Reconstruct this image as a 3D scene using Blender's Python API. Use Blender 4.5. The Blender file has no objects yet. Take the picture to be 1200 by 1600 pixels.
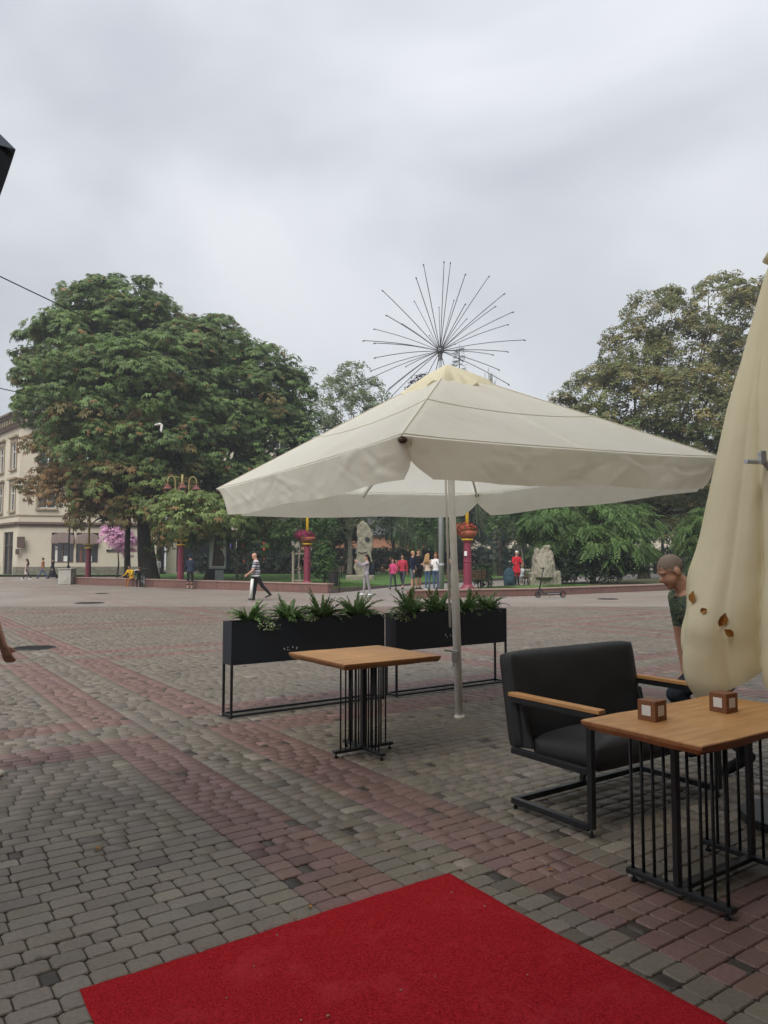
import bpy, math, random
import numpy as np
from mathutils import Vector, Matrix, Euler
R = math.radians
random.seed(7); rng = np.random.default_rng(7)
S = bpy.context.scene
C = S.collection

# ------------------------------------------------------------------ camera
cam_d = bpy.data.cameras.new('camera'); cam = bpy.data.objects.new('camera', cam_d); C.objects.link(cam)
cam.location = (0, 0, 1.5); cam.rotation_euler = (R(90) + math.atan(75 / 1150), 0, 0)
cam_d.sensor_fit = 'VERTICAL'; cam_d.sensor_height = 36; cam_d.lens = 36 * 1150 / 1600
cam_d.clip_start = 0.05; cam_d.clip_end = 1000
S.camera = cam
# ------------------------------------------------------------------ sky (overcast) and sun
SUN_EL, SUN_AZ = R(50), R(204)          # azimuth: clockwise from +Y; behind the camera, over the cafe roof
w = bpy.data.worlds.new('World'); S.world = w; w.use_nodes = True
nt = w.node_tree; nt.nodes.clear()
def wn(t, **k):
    n = nt.nodes.new(t)
    for a, b in k.items(): setattr(n, a, b)
    return n
out = wn('ShaderNodeOutputWorld'); bg = wn('ShaderNodeBackground')
sky = wn('ShaderNodeTexSky', sky_type='NISHITA', sun_disc=False)
sky.sun_elevation = SUN_EL; sky.sun_rotation = SUN_AZ
tc = wn('ShaderNodeTexCoord'); mp = wn('ShaderNodeMapping'); mp.inputs['Scale'].default_value = (1.0, 1.0, 1.5); mp.inputs['Rotation'].default_value = (0.15, 0.25, 0.6); mp.inputs['Location'].default_value = (0.35, 0.12, 0.2)
nz = wn('ShaderNodeTexNoise'); nz.inputs['Scale'].default_value = 1.6; nz.inputs['Detail'].default_value = 4; nz.inputs['Roughness'].default_value = 0.45; nz.inputs['Distortion'].default_value = 0.4
cr = wn('ShaderNodeValToRGB'); cr.color_ramp.interpolation = 'EASE'
cr.color_ramp.elements[0].position = 0.36; cr.color_ramp.elements[0].color = (2.3, 2.41, 2.6, 1)
cr.color_ramp.elements[1].position = 0.68; cr.color_ramp.elements[1].color = (3.75, 3.83, 3.95, 1)
mx = wn('ShaderNodeMix', data_type='RGBA'); mx.inputs[0].default_value = 0.93
nt.links.new(tc.outputs['Generated'], mp.inputs['Vector']); nt.links.new(mp.outputs[0], nz.inputs['Vector'])
nt.links.new(nz.outputs['Fac'], cr.inputs[0]); nt.links.new(sky.outputs[0], mx.inputs[6]); nt.links.new(cr.outputs[0], mx.inputs[7])
sz = wn('ShaderNodeSeparateXYZ'); nt.links.new(tc.outputs['Generated'], sz.inputs[0])
gr = wn('ShaderNodeMapRange'); gr.inputs[1].default_value = 0.0; gr.inputs[2].default_value = 1.0; gr.inputs[3].default_value = 0.92; gr.inputs[4].default_value = 1.75; nt.links.new(sz.outputs[2], gr.inputs[0])
vs = wn('ShaderNodeVectorMath', operation='SCALE'); nt.links.new(mx.outputs[2], vs.inputs[0]); nt.links.new(gr.outputs[0], vs.inputs['Scale'])
nt.links.new(vs.outputs[0], bg.inputs['Color']); bg.inputs['Strength'].default_value = 0.081
nt.links.new(bg.outputs[0], out.inputs[0])
sd = bpy.data.lights.new('sun', 'SUN'); sun = bpy.data.objects.new('sun', sd); C.objects.link(sun)
sd.energy = 1.5; sd.angle = R(40); sd.color = (1.0, 0.97, 0.93)
sun.rotation_euler = Vector((math.sin(SUN_AZ) * math.cos(SUN_EL), math.cos(SUN_AZ) * math.cos(SUN_EL), math.sin(SUN_EL))).to_track_quat('Z', 'Y').to_euler()
S.view_settings.view_transform = 'Standard'; S.view_settings.look = 'None'; S.view_settings.gamma = 1
S.view_settings.use_curve_mapping = False; S.view_settings.exposure = 1.2
S.render.engine = 'CYCLES'; S.cycles.use_denoising = True; S.cycles.max_bounces = 6
S.cycles.transparent_max_bounces = 8; S.cycles.caustics_reflective = False; S.cycles.caustics_refractive = False

# ------------------------------------------------------------------ helpers
TH = R(35); AX = Vector((math.cos(TH), math.sin(TH), 0)); NX = Vector((-math.sin(TH), math.cos(TH), 0))
def W(a, b, z=0): return AX * a + NX * b + Vector((0, 0, z))     # plaza grid (paving courses run along a)

class MB:
    def __init__(s): s.v = []; s.f = []; s.m = []; s.mi = 0
    def add(s, V, F):
        o = len(s.v); s.v += [tuple(p) for p in V]; s.f += [tuple(i + o for i in f) for f in F]; s.m += [s.mi] * len(F); return s
    def box(s, c, d, rot=None):
        x, y, z = d[0] / 2, d[1] / 2, d[2] / 2
        P = [Vector(q) for q in ((-x, -y, -z), (x, -y, -z), (x, y, -z), (-x, y, -z), (-x, -y, z), (x, -y, z), (x, y, z), (-x, y, z))]
        if rot is not None:
            M = rot if isinstance(rot, Matrix) else Matrix.Rotation(rot, 3, 'Z')
            P = [M @ p for p in P]
        c = Vector(c)
        return s.add([p + c for p in P], [(0, 3, 2, 1), (4, 5, 6, 7), (0, 1, 5, 4), (1, 2, 6, 5), (2, 3, 7, 6), (3, 0, 4, 7)])
    def bar(s, p, q, wd, h=None, up=(0, 0, 1)):
        p, q = Vector(p), Vector(q); d = q - p; L = d.length; x = d / L
        y = Vector(up).cross(x)
        if y.length < 1e-4: y = Vector((0, 1, 0)).cross(x)
        y.normalize(); z = x.cross(y)
        M = Matrix((x, y, z)).transposed()
        return s.box((p + q) / 2, (L, wd, h or wd), M)
    def tube(s, pts, r, seg=8, cap=True):
        pts = [Vector(p) for p in pts]; n = len(pts)
        rr = [r] * n if isinstance(r, (int, float)) else list(r)
        t0 = (pts[1] - pts[0]).normalized(); u = t0.orthogonal().normalized(); V = []
        for i, p in enumerate(pts):
            t = (pts[min(i + 1, n - 1)] - pts[max(i - 1, 0)])
            t = t.normalized() if t.length > 1e-9 else t0
            u = (u - t * u.dot(t)); u = u.normalized() if u.length > 1e-6 else t.orthogonal().normalized()
            v = t.cross(u)
            for k in range(seg):
                a = 2 * math.pi * k / seg; V.append(p + (u * math.cos(a) + v * math.sin(a)) * rr[i])
        F = [(i * seg + k, i * seg + (k + 1) % seg, (i + 1) * seg + (k + 1) % seg, (i + 1) * seg + k) for i in range(n - 1) for k in range(seg)]
        if cap: F += [tuple(range(seg - 1, -1, -1)), tuple((n - 1) * seg + k for k in range(seg))]
        return s.add(V, F)
    def lathe(s, prof, seg=16, c=(0, 0, 0), rib=0.0):
        V = []; c = Vector(c); n = len(prof)
        for (r, z) in prof:
            for k in range(seg):
                a = 2 * math.pi * k / seg; q = r * (1 - rib * (k % 2)); V.append(c + Vector((q * math.cos(a), q * math.sin(a), z)))
        F = [(i * seg + k, i * seg + (k + 1) % seg, (i + 1) * seg + (k + 1) % seg, (i + 1) * seg + k) for i in range(n - 1) for k in range(seg)]
        F += [tuple(range(seg - 1, -1, -1)), tuple((n - 1) * seg + k for k in range(seg))]
        return s.add(V, F)
    def ball(s, c, r, seg=10, rings=7, rot=None):
        c = Vector(c); r = (r, r, r) if isinstance(r, (int, float)) else r; V = []; F = []
        for i in range(rings + 1):
            t = math.pi * i / rings
            for k in range(seg):
                a = 2 * math.pi * k / seg
                p = Vector((r[0] * math.sin(t) * math.cos(a), r[1] * math.sin(t) * math.sin(a), r[2] * math.cos(t)))
                V.append(c + (rot @ p if rot is not None else p))
        for i in range(rings):
            for k in range(seg): F.append((i * seg + k, (i + 1) * seg + k, (i + 1) * seg + (k + 1) % seg, i * seg + (k + 1) % seg))
        return s.add(V, F)
    def prism(s, poly, d, M=None, c=(0, 0, 0)):      # polygon in xz, thickness d in y
        c = Vector(c); P = [Vector((x, -d / 2, z)) for x, z in poly] + [Vector((x, d / 2, z)) for x, z in poly]
        if M is not None: P = [M @ p for p in P]
        n = len(poly)
        return s.add([p + c for p in P], [tuple(range(n)), tuple(range(2 * n - 1, n - 1, -1))] + [(i, i + n, (i + 1) % n + n, (i + 1) % n) for i in range(n)])
    def build(s, name, mats, parent=None, smooth=False, bevel=0, loc=None, rz=0, segs=2):
        me = bpy.data.meshes.new(name); me.from_pydata(s.v, [], s.f); me.validate()
        if not isinstance(mats, (list, tuple)): mats = [mats]
        for m in mats: me.materials.append(m)
        if len(mats) > 1 and len(me.polygons) == len(s.m): me.polygons.foreach_set('material_index', s.m)
        if smooth: me.polygons.foreach_set('use_smooth', [True] * len(me.polygons))
        o = bpy.data.objects.new(name, me); C.objects.link(o)
        if parent: o.parent = parent
        if loc is not None: o.location = loc
        o.rotation_euler.z = rz
        if bevel:
            b = o.modifiers.new('bevel', 'BEVEL'); b.width = bevel; b.segments = segs; b.limit_method = 'ANGLE'; b.angle_limit = R(40)
        return o

def tag(o, label=None, cat=None, group=None, kind=None):
    if label: o['label'] = label
    if cat: o['category'] = cat
    if group: o['group'] = group
    if kind: o['kind'] = kind
    return o
def thing(name, label, cat, loc=(0, 0, 0), rz=0, group=None):
    o = bpy.data.objects.new(name, None); C.objects.link(o); o.location = loc; o.rotation_euler = (0, 0, rz); o.empty_display_size = .2
    return tag(o, label, cat, group)
def copy_tree(o, parent=None):
    c = o.copy(); C.objects.link(c); c.parent = parent
    for ch in o.children: copy_tree(ch, c)
    return c

# ------------------------------------------------------------------ materials
def nodes(name):
    m = bpy.data.materials.new(name); m.use_nodes = True; t = m.node_tree; b = t.nodes['Principled BSDF']
    def N(ty, **k):
        n = t.nodes.new(ty)
        for a, v in k.items(): setattr(n, a, v)
        return n
    return m, t, b, N, t.links.new
def mat(name, col, rough=.6, metal=0, var=.18, scale=6, bump=.0, bscale=80, spec=.4, stretch=(1, 1, 1), world=False, dirt=None, dscale=1.5, trans=0, emit=0):
    m, t, b, N, L = nodes(name)
    b.inputs['Roughness'].default_value = rough; b.inputs['Metallic'].default_value = metal; b.inputs['Specular IOR Level'].default_value = spec
    if world: g = N('ShaderNodeNewGeometry'); src = g.outputs['Position']
    else: g = N('ShaderNodeTexCoord'); src = g.outputs['Object']
    mp = N('ShaderNodeMapping'); mp.inputs['Scale'].default_value = stretch; L(src, mp.inputs[0])
    n = N('ShaderNodeTexNoise'); n.inputs['Scale'].default_value = scale; n.inputs['Detail'].default_value = 5; n.inputs['Roughness'].default_value = .6; L(mp.outputs[0], n.inputs['Vector'])
    r = N('ShaderNodeMapRange'); r.inputs[1].default_value = .25; r.inputs[2].default_value = .75; r.inputs[3].default_value = 1 - var; r.inputs[4].default_value = 1 + var; L(n.outputs['Fac'], r.inputs[0])
    h = N('ShaderNodeVectorMath', operation='SCALE'); h.inputs[0].default_value = col[:3]; L(r.outputs[0], h.inputs['Scale'])
    last = h.outputs[0]
    if dirt:
        n2 = N('ShaderNodeTexNoise'); n2.inputs['Scale'].default_value = dscale; n2.inputs['Detail'].default_value = 7; n2.inputs['Roughness'].default_value = .7; L(mp.outputs[0], n2.inputs['Vector'])
        r2 = N('ShaderNodeMapRange'); r2.inputs[1].default_value = .52; r2.inputs[2].default_value = .72; r2.inputs[3].default_value = 0; r2.inputs[4].default_value = .8; L(n2.outputs['Fac'], r2.inputs[0])
        x = N('ShaderNodeMix', data_type='RGBA'); x.inputs[7].default_value = (*dirt, 1); L(r2.outputs[0], x.inputs[0]); L(last, x.inputs[6]); last = x.outputs[2]
    L(last, b.inputs['Base Color'])
    if bump:
        n3 = N('ShaderNodeTexNoise'); n3.inputs['Scale'].default_value = bscale; n3.inputs['Detail'].default_value = 4; L(mp.outputs[0], n3.inputs['Vector'])
        bp = N('ShaderNodeBump'); bp.inputs['Strength'].default_value = bump; bp.inputs['Distance'].default_value = .01; L(n3.outputs['Fac'], bp.inputs['Height']); L(bp.outputs[0], b.inputs['Normal'])
    if trans:
        tr = N('ShaderNodeBsdfTranslucent'); L(last, tr.inputs['Color'])
        if bump: L(bp.outputs[0], tr.inputs['Normal'])
        ms = N('ShaderNodeMixShader'); ms.inputs[0].default_value = trans; L(b.outputs[0], ms.inputs[1]); L(tr.outputs[0], ms.inputs[2])
        L(ms.outputs[0], t.nodes['Material Output'].inputs[0])
    if emit:
        b.inputs['Emission Color'].default_value = (*col[:3], 1); b.inputs['Emission Strength'].default_value = emit
    return m

def paver_mat(name, single):
    m, t, b, N, L = nodes(name)
    if single: c = N('ShaderNodeObjectInfo').outputs['Color']
    else: c = N('ShaderNodeAttribute', attribute_name='Col').outputs['Color']
    g = N('ShaderNodeNewGeometry')
    n = N('ShaderNodeTexNoise'); n.inputs['Scale'].default_value = 55; n.inputs['Detail'].default_value = 6; n.inputs['Roughness'].default_value = .75; L(g.outputs['Position'], n.inputs['Vector'])
    r = N('ShaderNodeMapRange'); r.inputs[1].default_value = .28; r.inputs[2].default_value = .72; r.inputs[3].default_value = .68; r.inputs[4].default_value = 1.3; L(n.outputs['Fac'], r.inputs[0])
    n2 = N('ShaderNodeTexNoise'); n2.inputs['Scale'].default_value = 1.3; n2.inputs['Detail'].default_value = 6; n2.inputs['Roughness'].default_value = .65; L(g.outputs['Position'], n2.inputs['Vector'])
    r2 = N('ShaderNodeMapRange'); r2.inputs[1].default_value = .35; r2.inputs[2].default_value = .7; r2.inputs[3].default_value = 1.08; r2.inputs[4].default_value = .82; L(n2.outputs['Fac'], r2.inputs[0])
    mu = N('ShaderNodeMath', operation='MULTIPLY'); L(r.outputs[0], mu.inputs[0]); L(r2.outputs[0], mu.inputs[1])
    # dark gum spots and stains
    vo = N('ShaderNodeTexVoronoi'); vo.inputs['Scale'].default_value = 2.6; vo.inputs['Randomness'].default_value = 1; L(g.outputs['Position'], vo.inputs['Vector'])
    r3 = N('ShaderNodeMapRange'); r3.inputs[1].default_value = .03; r3.inputs[2].default_value = .055; r3.inputs[3].default_value = .55; r3.inputs[4].default_value = 1; L(vo.outputs['Distance'], r3.inputs[0])
    mu2 = N('ShaderNodeMath', operation='MULTIPLY'); L(mu.outputs[0], mu2.inputs[0]); L(r3.outputs[0], mu2.inputs[1])
    sc = N('ShaderNodeVectorMath', operation='SCALE'); L(c, sc.inputs[0]); L(mu2.outputs[0], sc.inputs['Scale']); L(sc.outputs[0], b.inputs['Base Color'])
    bp = N('ShaderNodeBump'); bp.inputs['Strength'].default_value = .25; bp.inputs['Distance'].default_value = .006; L(n.outputs['Fac'], bp.inputs['Height']); L(bp.outputs[0], b.inputs['Normal'])
    r4 = N('ShaderNodeMapRange'); r4.inputs[1].default_value = .35; r4.inputs[2].default_value = .65; r4.inputs[3].default_value = .42; r4.inputs[4].default_value = .6; L(n2.outputs['Fac'], r4.inputs[0]); L(r4.outputs[0], b.inputs['Roughness'])
    b.inputs['Specular IOR Level'].default_value = .5
    return m

def leaf_mat(name, trans=.36, rough=.55):
    m, t, b, N, L = nodes(name)
    c = N('ShaderNodeAttribute', attribute_name='Col').outputs['Color']
    L(c, b.inputs['Base Color']); b.inputs['Roughness'].default_value = rough; b.inputs['Specular IOR Level'].default_value = .3
    tr = N('ShaderNodeBsdfTranslucent'); L(c, tr.inputs['Color'])
    ms = N('ShaderNodeMixShader'); ms.inputs[0].default_value = trans; L(b.outputs[0], ms.inputs[1]); L(tr.outputs[0], ms.inputs[2]); L(ms.outputs[0], t.nodes['Material Output'].inputs[0])
    return m

def wood_mat(name, c1, c2, rough=.45, scale=1.0, axis='X'):
    m, t, b, N, L = nodes(name)
    g = N('ShaderNodeTexCoord'); mp = N('ShaderNodeMapping')
    mp.inputs['Scale'].default_value = (1.2 * scale, 9 * scale, 9 * scale) if axis == 'X' else (9 * scale, 1.2 * scale, 9 * scale); L(g.outputs['Object'], mp.inputs[0])
    n = N('ShaderNodeTexNoise'); n.inputs['Scale'].default_value = 2.2; n.inputs['Detail'].default_value = 8; n.inputs['Roughness'].default_value = .62; n.inputs['Distortion'].default_value = 1.1; L(mp.outputs[0], n.inputs['Vector'])
    r = N('ShaderNodeValToRGB'); r.color_ramp.elements[0].position = .3; r.color_ramp.elements[0].color = (*c1, 1); r.color_ramp.elements[1].position = .72; r.color_ramp.elements[1].color = (*c2, 1); L(n.outputs['Fac'], r.inputs[0])
    n2 = N('ShaderNodeTexNoise'); n2.inputs['Scale'].default_value = 3.0; n2.inputs['Detail'].default_value = 2; L(g.outputs['Object'], n2.inputs['Vector'])
    r2 = N('ShaderNodeMapRange'); r2.inputs[3].default_value = .75; r2.inputs[4].default_value = 1.2; L(n2.outputs['Fac'], r2.inputs[0])
    sc = N('ShaderNodeVectorMath', operation='SCALE'); L(r.outputs[0], sc.inputs[0]); L(r2.outputs[0], sc.inputs['Scale']); L(sc.outputs[0], b.inputs['Base Color'])
    bp = N('ShaderNodeBump'); bp.inputs['Strength'].default_value = .12; bp.inputs['Distance'].default_value = .004; L(n.outputs['Fac'], bp.inputs['Height']); L(bp.outputs[0], b.inputs['Normal'])
    b.inputs['Roughness'].default_value = rough; b.inputs['Specular IOR Level'].default_value = .4
    return m

MT = {}
MT['paver1'] = paver_mat('concrete_paver_single', True); MT['paver'] = paver_mat('concrete_paver_field', False)
MT['joint'] = mat('joint_sand', (.05, .04, .03), .95, var=.4, scale=30, world=True, bump=.5, bscale=120)
MT['carpet'] = None
MT['steel'] = mat('black_powder_coat', (.012, .013, .015), .42, var=.1, spec=.45)
MT['navy'] = mat('planter_navy_coat', (.014, .018, .026), .5, var=.12, scale=3, spec=.45)
MT['oak'] = wood_mat('oiled_oak', (.38, .175, .055), (.62, .34, .135), rough=.42)
MT['oak_edge'] = wood_mat('oak_edge', (.27, .115, .04), (.45, .215, .085), rough=.5)
MT['cube'] = wood_mat('stained_wood_cube', (.16, .062, .026), (.27, .115, .052), rough=.5, scale=5)
MT['leather'] = mat('charcoal_upholstery', (.02, .02, .021), .5, var=.2, scale=7, bump=.25, bscale=260, spec=.4)
MT['cream'] = mat('cream_parasol_fabric', (.90, .88, .785), .85, var=.03, scale=3, bump=.22, bscale=11, spec=.15, trans=.48, dirt=(.83, .79, .68), dscale=1.6)
MT['cream_cap'] = mat('cream_vent_cloth', (.88, .82, .62), .8, var=.05, scale=4, bump=.25, bscale=8, spec=.2, trans=.4)
MT['cream_seam'] = mat('cream_seam_tape', (.66, .61, .49), .85, var=.06)
MT['cream_y'] = mat('yellow_parasol_fabric', (.84, .765, .54), .8, var=.04, scale=4, bump=.3, bscale=8, spec=.2, trans=.3)
MT['alu'] = mat('white_painted_pole', (.88, .87, .84), .45, var=.1, scale=5, spec=.5)
MT['alu2'] = mat('aluminium', (.55, .56, .58), .35, metal=.6, var=.1)
MT['dark_fabric'] = mat('slate_parasol_fabric', (.11, .14, .17), .8, var=.15, scale=3, bump=.2, bscale=10, trans=.08)
MT['granite'] = mat('red_granite', (.17, .085, .068), .5, var=.35, scale=26, spec=.5, dirt=(.09, .06, .05), dscale=1.2)
MT['granite_top'] = mat('granite_coping', (.3, .2, .165), .6, var=.2, scale=20, dirt=(.16, .12, .1))
MT['concrete'] = mat('pale_concrete', (.38, .36, .32), .85, var=.2, scale=4, bump=.3, dirt=(.2, .18, .15))
MT['stone'] = mat('weathered_sandstone', (.25, .225, .17), .9, var=.35, scale=5, bump=.9, bscale=14, dirt=(.13, .125, .11), dscale=2.2)
MT['grass'] = mat('mown_lawn', (.06, .135, .022), .9, var=.4, scale=1.3, bump=.6, bscale=40, dirt=(.11, .11, .035), dscale=.35)
MT['litter'] = mat('dry_leaf_litter_ground', (.085, .085, .035), .95, var=.4, scale=2.5, bump=.6, bscale=30, dirt=(.16, .115, .05), dscale=1.5)
MT['blade'] = leaf_mat('grass_blades', .3)
MT['path'] = mat('park_path_paving', (.23, .2, .175), .55, var=.12, scale=2, world=True, dirt=(.2, .175, .155), dscale=.8)
MT['kerb'] = mat('kerb_stone', (.12, .095, .08), .8, var=.25, scale=9)
MT['maroon'] = mat('maroon_lamp_paint', (.21, .03, .055), .42, var=.15, scale=6, spec=.5)
MT['yellow'] = mat('yellow_lamp_paint', (.62, .39, .02), .45, var=.12, scale=5)
MT['dull_yellow'] = mat('dull_yellow_lamp_paint', (.34, .27, .1), .5, var=.12, scale=5)  # duller, darker yellow for arms, finials and the stems of flowerless lamps
MT['terracotta'] = mat('terracotta_bowl', (.33, .1, .055), .7, var=.2)
MT['lampred'] = mat('red_lamp_shade', (.17, .06, .05), .5, var=.2)
MT['bark'] = mat('dark_bark', (.045, .036, .028), .95, var=.4, scale=5, stretch=(1, 1, .25), bump=.9, bscale=9)
MT['barkp'] = mat('pale_bark', (.3, .27, .22), .9, var=.35, scale=6, stretch=(1, 1, .4), bump=.4, bscale=20)
MT['leaf'] = leaf_mat('tree_leaf'); MT['needle'] = leaf_mat('juniper_foliage', .1, .6)
MT['galv'] = mat('galvanised_pole', (.4, .42, .43), .45, metal=.35, var=.12, scale=4)
MT['rod'] = mat('firework_rod_steel', (.15, .155, .165), .5, metal=.4, var=.1)
MT['stucco'] = mat('cream_stucco', (.52, .465, .37), .9, var=.07, scale=.6, bump=.25, bscale=30, dirt=(.42, .37, .29), dscale=.25)
MT['stucco_d'] = mat('darker_stucco_trim', (.3, .245, .165), .9, var=.15, scale=2)
MT['brownledge'] = mat('brown_ledge', (.13, .09, .065), .8, var=.2)
MT['plinth'] = mat('plinth_stone', (.17, .155, .12), .85, var=.35, scale=3, bump=.5, bscale=12)
MT['roof'] = mat('dark_roof_sheet', (.05, .05, .055), .6, var=.2)
MT['wframe'] = mat('white_window_frame', (.62, .6, .56), .5, var=.06)
MT['bframe'] = mat('brown_window_frame', (.085, .05, .038), .55, var=.15)
MT['glass'] = mat('dark_window_glass', (.02, .025, .03), .06, var=.1, spec=.8)
MT['awn'] = mat('taupe_awning_cloth', (.17, .125, .11), .85, var=.15, bump=.2, bscale=20)
MT['black'] = mat('matt_black', (.01, .01, .012), .6, var=.1)
MT['rubber'] = mat('tyre_rubber', (.014, .014, .014), .75, var=.2)
MT['whitep'] = mat('white_paper', (.7, .7, .68), .7, var=.05)
MT['neon'] = mat('red_tube_light', (.8, .08, .05), .4, var=.02, emit=.25)
MT['violet'] = mat('violet_sign_light', (.25, .12, .8), .4, var=.02, emit=.2)
MT['timber'] = mat('weathered_timber', (.27, .235, .18), .85, var=.25, scale=6, stretch=(4, 4, .6))
MT['orangew'] = mat('orange_brick_wall', (.4, .19, .11), .85, var=.25, scale=3)
MT['iron'] = mat('cast_iron', (.035, .033, .032), .55, metal=.5, var=.3, scale=20)
MT['brownleaf'] = mat('dry_leaf', (.3, .13, .025), .7, var=.4, scale=60)
MT['cable'] = mat('cable_rubber', (.02, .02, .022), .6, var=.1)
MT['planks'] = mat('bench_slat_wood', (.13, .075, .045), .6, var=.25, scale=8)
MT['pinkc'] = mat('pink_shop_panel', (.45, .2, .28), .6)
MT['soil'] = mat('potting_soil', (.02, .015, .011), .95, var=.4, scale=30, bump=.6)
MT['hide'] = None
def carpet_mat():
    m, t, b, N, L = nodes('red_event_carpet')
    g = N('ShaderNodeNewGeometry')
    n = N('ShaderNodeTexNoise'); n.inputs['Scale'].default_value = 120; n.inputs['Detail'].default_value = 3; n.inputs['Roughness'].default_value = .7; L(g.outputs['Position'], n.inputs['Vector'])
    n2 = N('ShaderNodeTexNoise'); n2.inputs['Scale'].default_value = 3.5; n2.inputs['Detail'].default_value = 6; n2.inputs['Roughness'].default_value = .65; L(g.outputs['Position'], n2.inputs['Vector'])
    r = N('ShaderNodeValToRGB'); e = r.color_ramp.elements; e[0].position = .3; e[0].color = (.2, .006, .009, 1); e[1].position = .75; e[1].color = (.52, .028, .036, 1); L(n.outputs['Fac'], r.inputs[0])
    x = N('ShaderNodeMix', data_type='RGBA'); x.inputs[7].default_value = (.5, .05, .06, 1); L(r.outputs[0], x.inputs[6])
    k = N('ShaderNodeMapRange'); k.inputs[1].default_value = .52; k.inputs[2].default_value = .8; k.inputs[4].default_value = .6; L(n2.outputs['Fac'], k.inputs[0]); L(k.outputs[0], x.inputs[0])
    L(x.outputs[2], b.inputs['Base Color']); b.inputs['Roughness'].default_value = 1; b.inputs['Specular IOR Level'].default_value = .03
    bp = N('ShaderNodeBump'); bp.inputs['Strength'].default_value = 1.0; bp.inputs['Distance'].default_value = .008; L(n.outputs['Fac'], bp.inputs['Height']); L(bp.outputs[0], b.inputs['Normal'])
    return m
MT['carpet'] = carpet_mat()
_cache = {}
def cloth(col, rough=.85, key=None):
    k = (round(col[0], 3), round(col[1], 3), round(col[2], 3), rough)
    if k not in _cache: _cache[k] = mat('cloth_%d' % len(_cache), col, rough, var=.16, scale=9, bump=.3, bscale=28, spec=.2)
    return _cache[k]

def np_mesh(name, V, F, mats, col=None, smooth=False, parent=None):
    """V (n,3); F (m,k) same-size polygons; col (n,3) point colour"""
    me = bpy.data.meshes.new(name); V = np.asarray(V, np.float32); F = np.asarray(F, np.int32); m, k = F.shape
    me.vertices.add(len(V)); me.vertices.foreach_set('co', V.ravel())
    me.loops.add(m * k); me.loops.foreach_set('vertex_index', F.ravel())
    me.polygons.add(m); me.polygons.foreach_set('loop_start', np.arange(m, dtype=np.int32) * k)
    if smooth: me.polygons.foreach_set('use_smooth', np.ones(m, bool))
    me.update(calc_edges=True)
    for mm in (mats if isinstance(mats, (list, tuple)) else [mats]): me.materials.append(mm)
    if col is not None:
        a = me.attributes.new('Col', 'FLOAT_COLOR', 'POINT'); c4 = np.ones((len(V), 4), np.float32); c4[:, :3] = col; a.data.foreach_set('color', c4.ravel())
    o = bpy.data.objects.new(name, me); C.objects.link(o)
    if parent: o.parent = parent
    return o

# ================================================================== GROUND: the paved square
plaza = tag(MB().add([(-160, -60, -.010), (160, -60, -.010), (160, 160, -.010), (-160, 160, -.010)], [(0, 1, 2, 3)]).build('plaza_ground', MT['joint']), kind='structure')
# far paving: same sheet of pavers, too far to tell apart -> material with the band pattern
def far_paving_mat():
    m, t, b, N, L = nodes('far_paving')
    g = N('ShaderNodeNewGeometry'); mp = N('ShaderNodeMapping', vector_type='TEXTURE'); mp.inputs['Rotation'].default_value = (0, 0, TH); L(g.outputs['Position'], mp.inputs[0])
    br = N('ShaderNodeTexBrick'); br.inputs['Scale'].default_value = 1; br.inputs['Brick Width'].default_value = .16; br.inputs['Row Height'].default_value = .099; br.inputs['Mortar Size'].default_value = .006
    br.inputs['Color1'].default_value = (.25, .212, .178, 1); br.inputs['Color2'].default_value = (.295, .252, .215, 1); br.inputs['Mortar'].default_value = (.11, .1, .09, 1); L(mp.outputs[0], br.inputs['Vector'])
    sx = N('ShaderNodeSeparateXYZ'); L(mp.outputs[0], sx.inputs[0])
    def band(sock, c):
        a1 = N('ShaderNodeMath', operation='SUBTRACT'); a1.inputs[1].default_value = c; L(sock, a1.inputs[0])
        p = N('ShaderNodeMath', operation='PINGPONG'); p.inputs[1].default_value = 2.75; L(a1.outputs[0], p.inputs[0])
        lo = N('ShaderNodeMath', operation='GREATER_THAN'); lo.inputs[1].default_value = .24; L(p.outputs[0], lo.inputs[0])
        hi = N('ShaderNodeMath', operation='LESS_THAN'); hi.inputs[1].default_value = .7; L(p.outputs[0], hi.inputs[0])
        q = N('ShaderNodeMath', operation='MULTIPLY'); L(lo.outputs[0], q.inputs[0]); L(hi.outputs[0], q.inputs[1]); return q.outputs[0]
    ma = N('ShaderNodeMath', operation='MAXIMUM'); L(band(sx.outputs[0], 2.32), ma.inputs[0]); L(band(sx.outputs[1], 6.7), ma.inputs[1])
    x = N('ShaderNodeMix', data_type='RGBA'); x.inputs[7].default_value = (.23, .155, .132, 1); k = N('ShaderNodeMath', operation='MULTIPLY'); k.inputs[1].default_value = .55; L(ma.outputs[0], k.inputs[0]); L(k.outputs[0], x.inputs[0]); L(br.outputs['Color'], x.inputs[6])
    n2 = N('ShaderNodeTexNoise'); n2.inputs['Scale'].default_value = .35; n2.inputs['Detail'].default_value = 8; n2.inputs['Roughness'].default_value = .7; L(g.outputs['Position'], n2.inputs['Vector'])
    r2 = N('ShaderNodeMapRange'); r2.inputs[1].default_value = .35; r2.inputs[2].default_value = .7; r2.inputs[3].default_value = 1.12; r2.inputs[4].default_value = .75; L(n2.outputs['Fac'], r2.inputs[0])
    sc = N('ShaderNodeVectorMath', operation='SCALE'); L(x.outputs[2], sc.inputs[0]); L(r2.outputs[0], sc.inputs['Scale']); L(sc.outputs[0], b.inputs['Base Color'])
    b.inputs['Roughness'].default_value = .5; return m
YF = 24.0
far = tag(MB().add([(-150, YF - .05, -.004), (150, YF - .05, -.004), (150, 150, -.004), (-150, 150, -.004)], [(0, 1, 2, 3)]).build('far_paving', far_paving_mat()), kind='structure')

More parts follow.
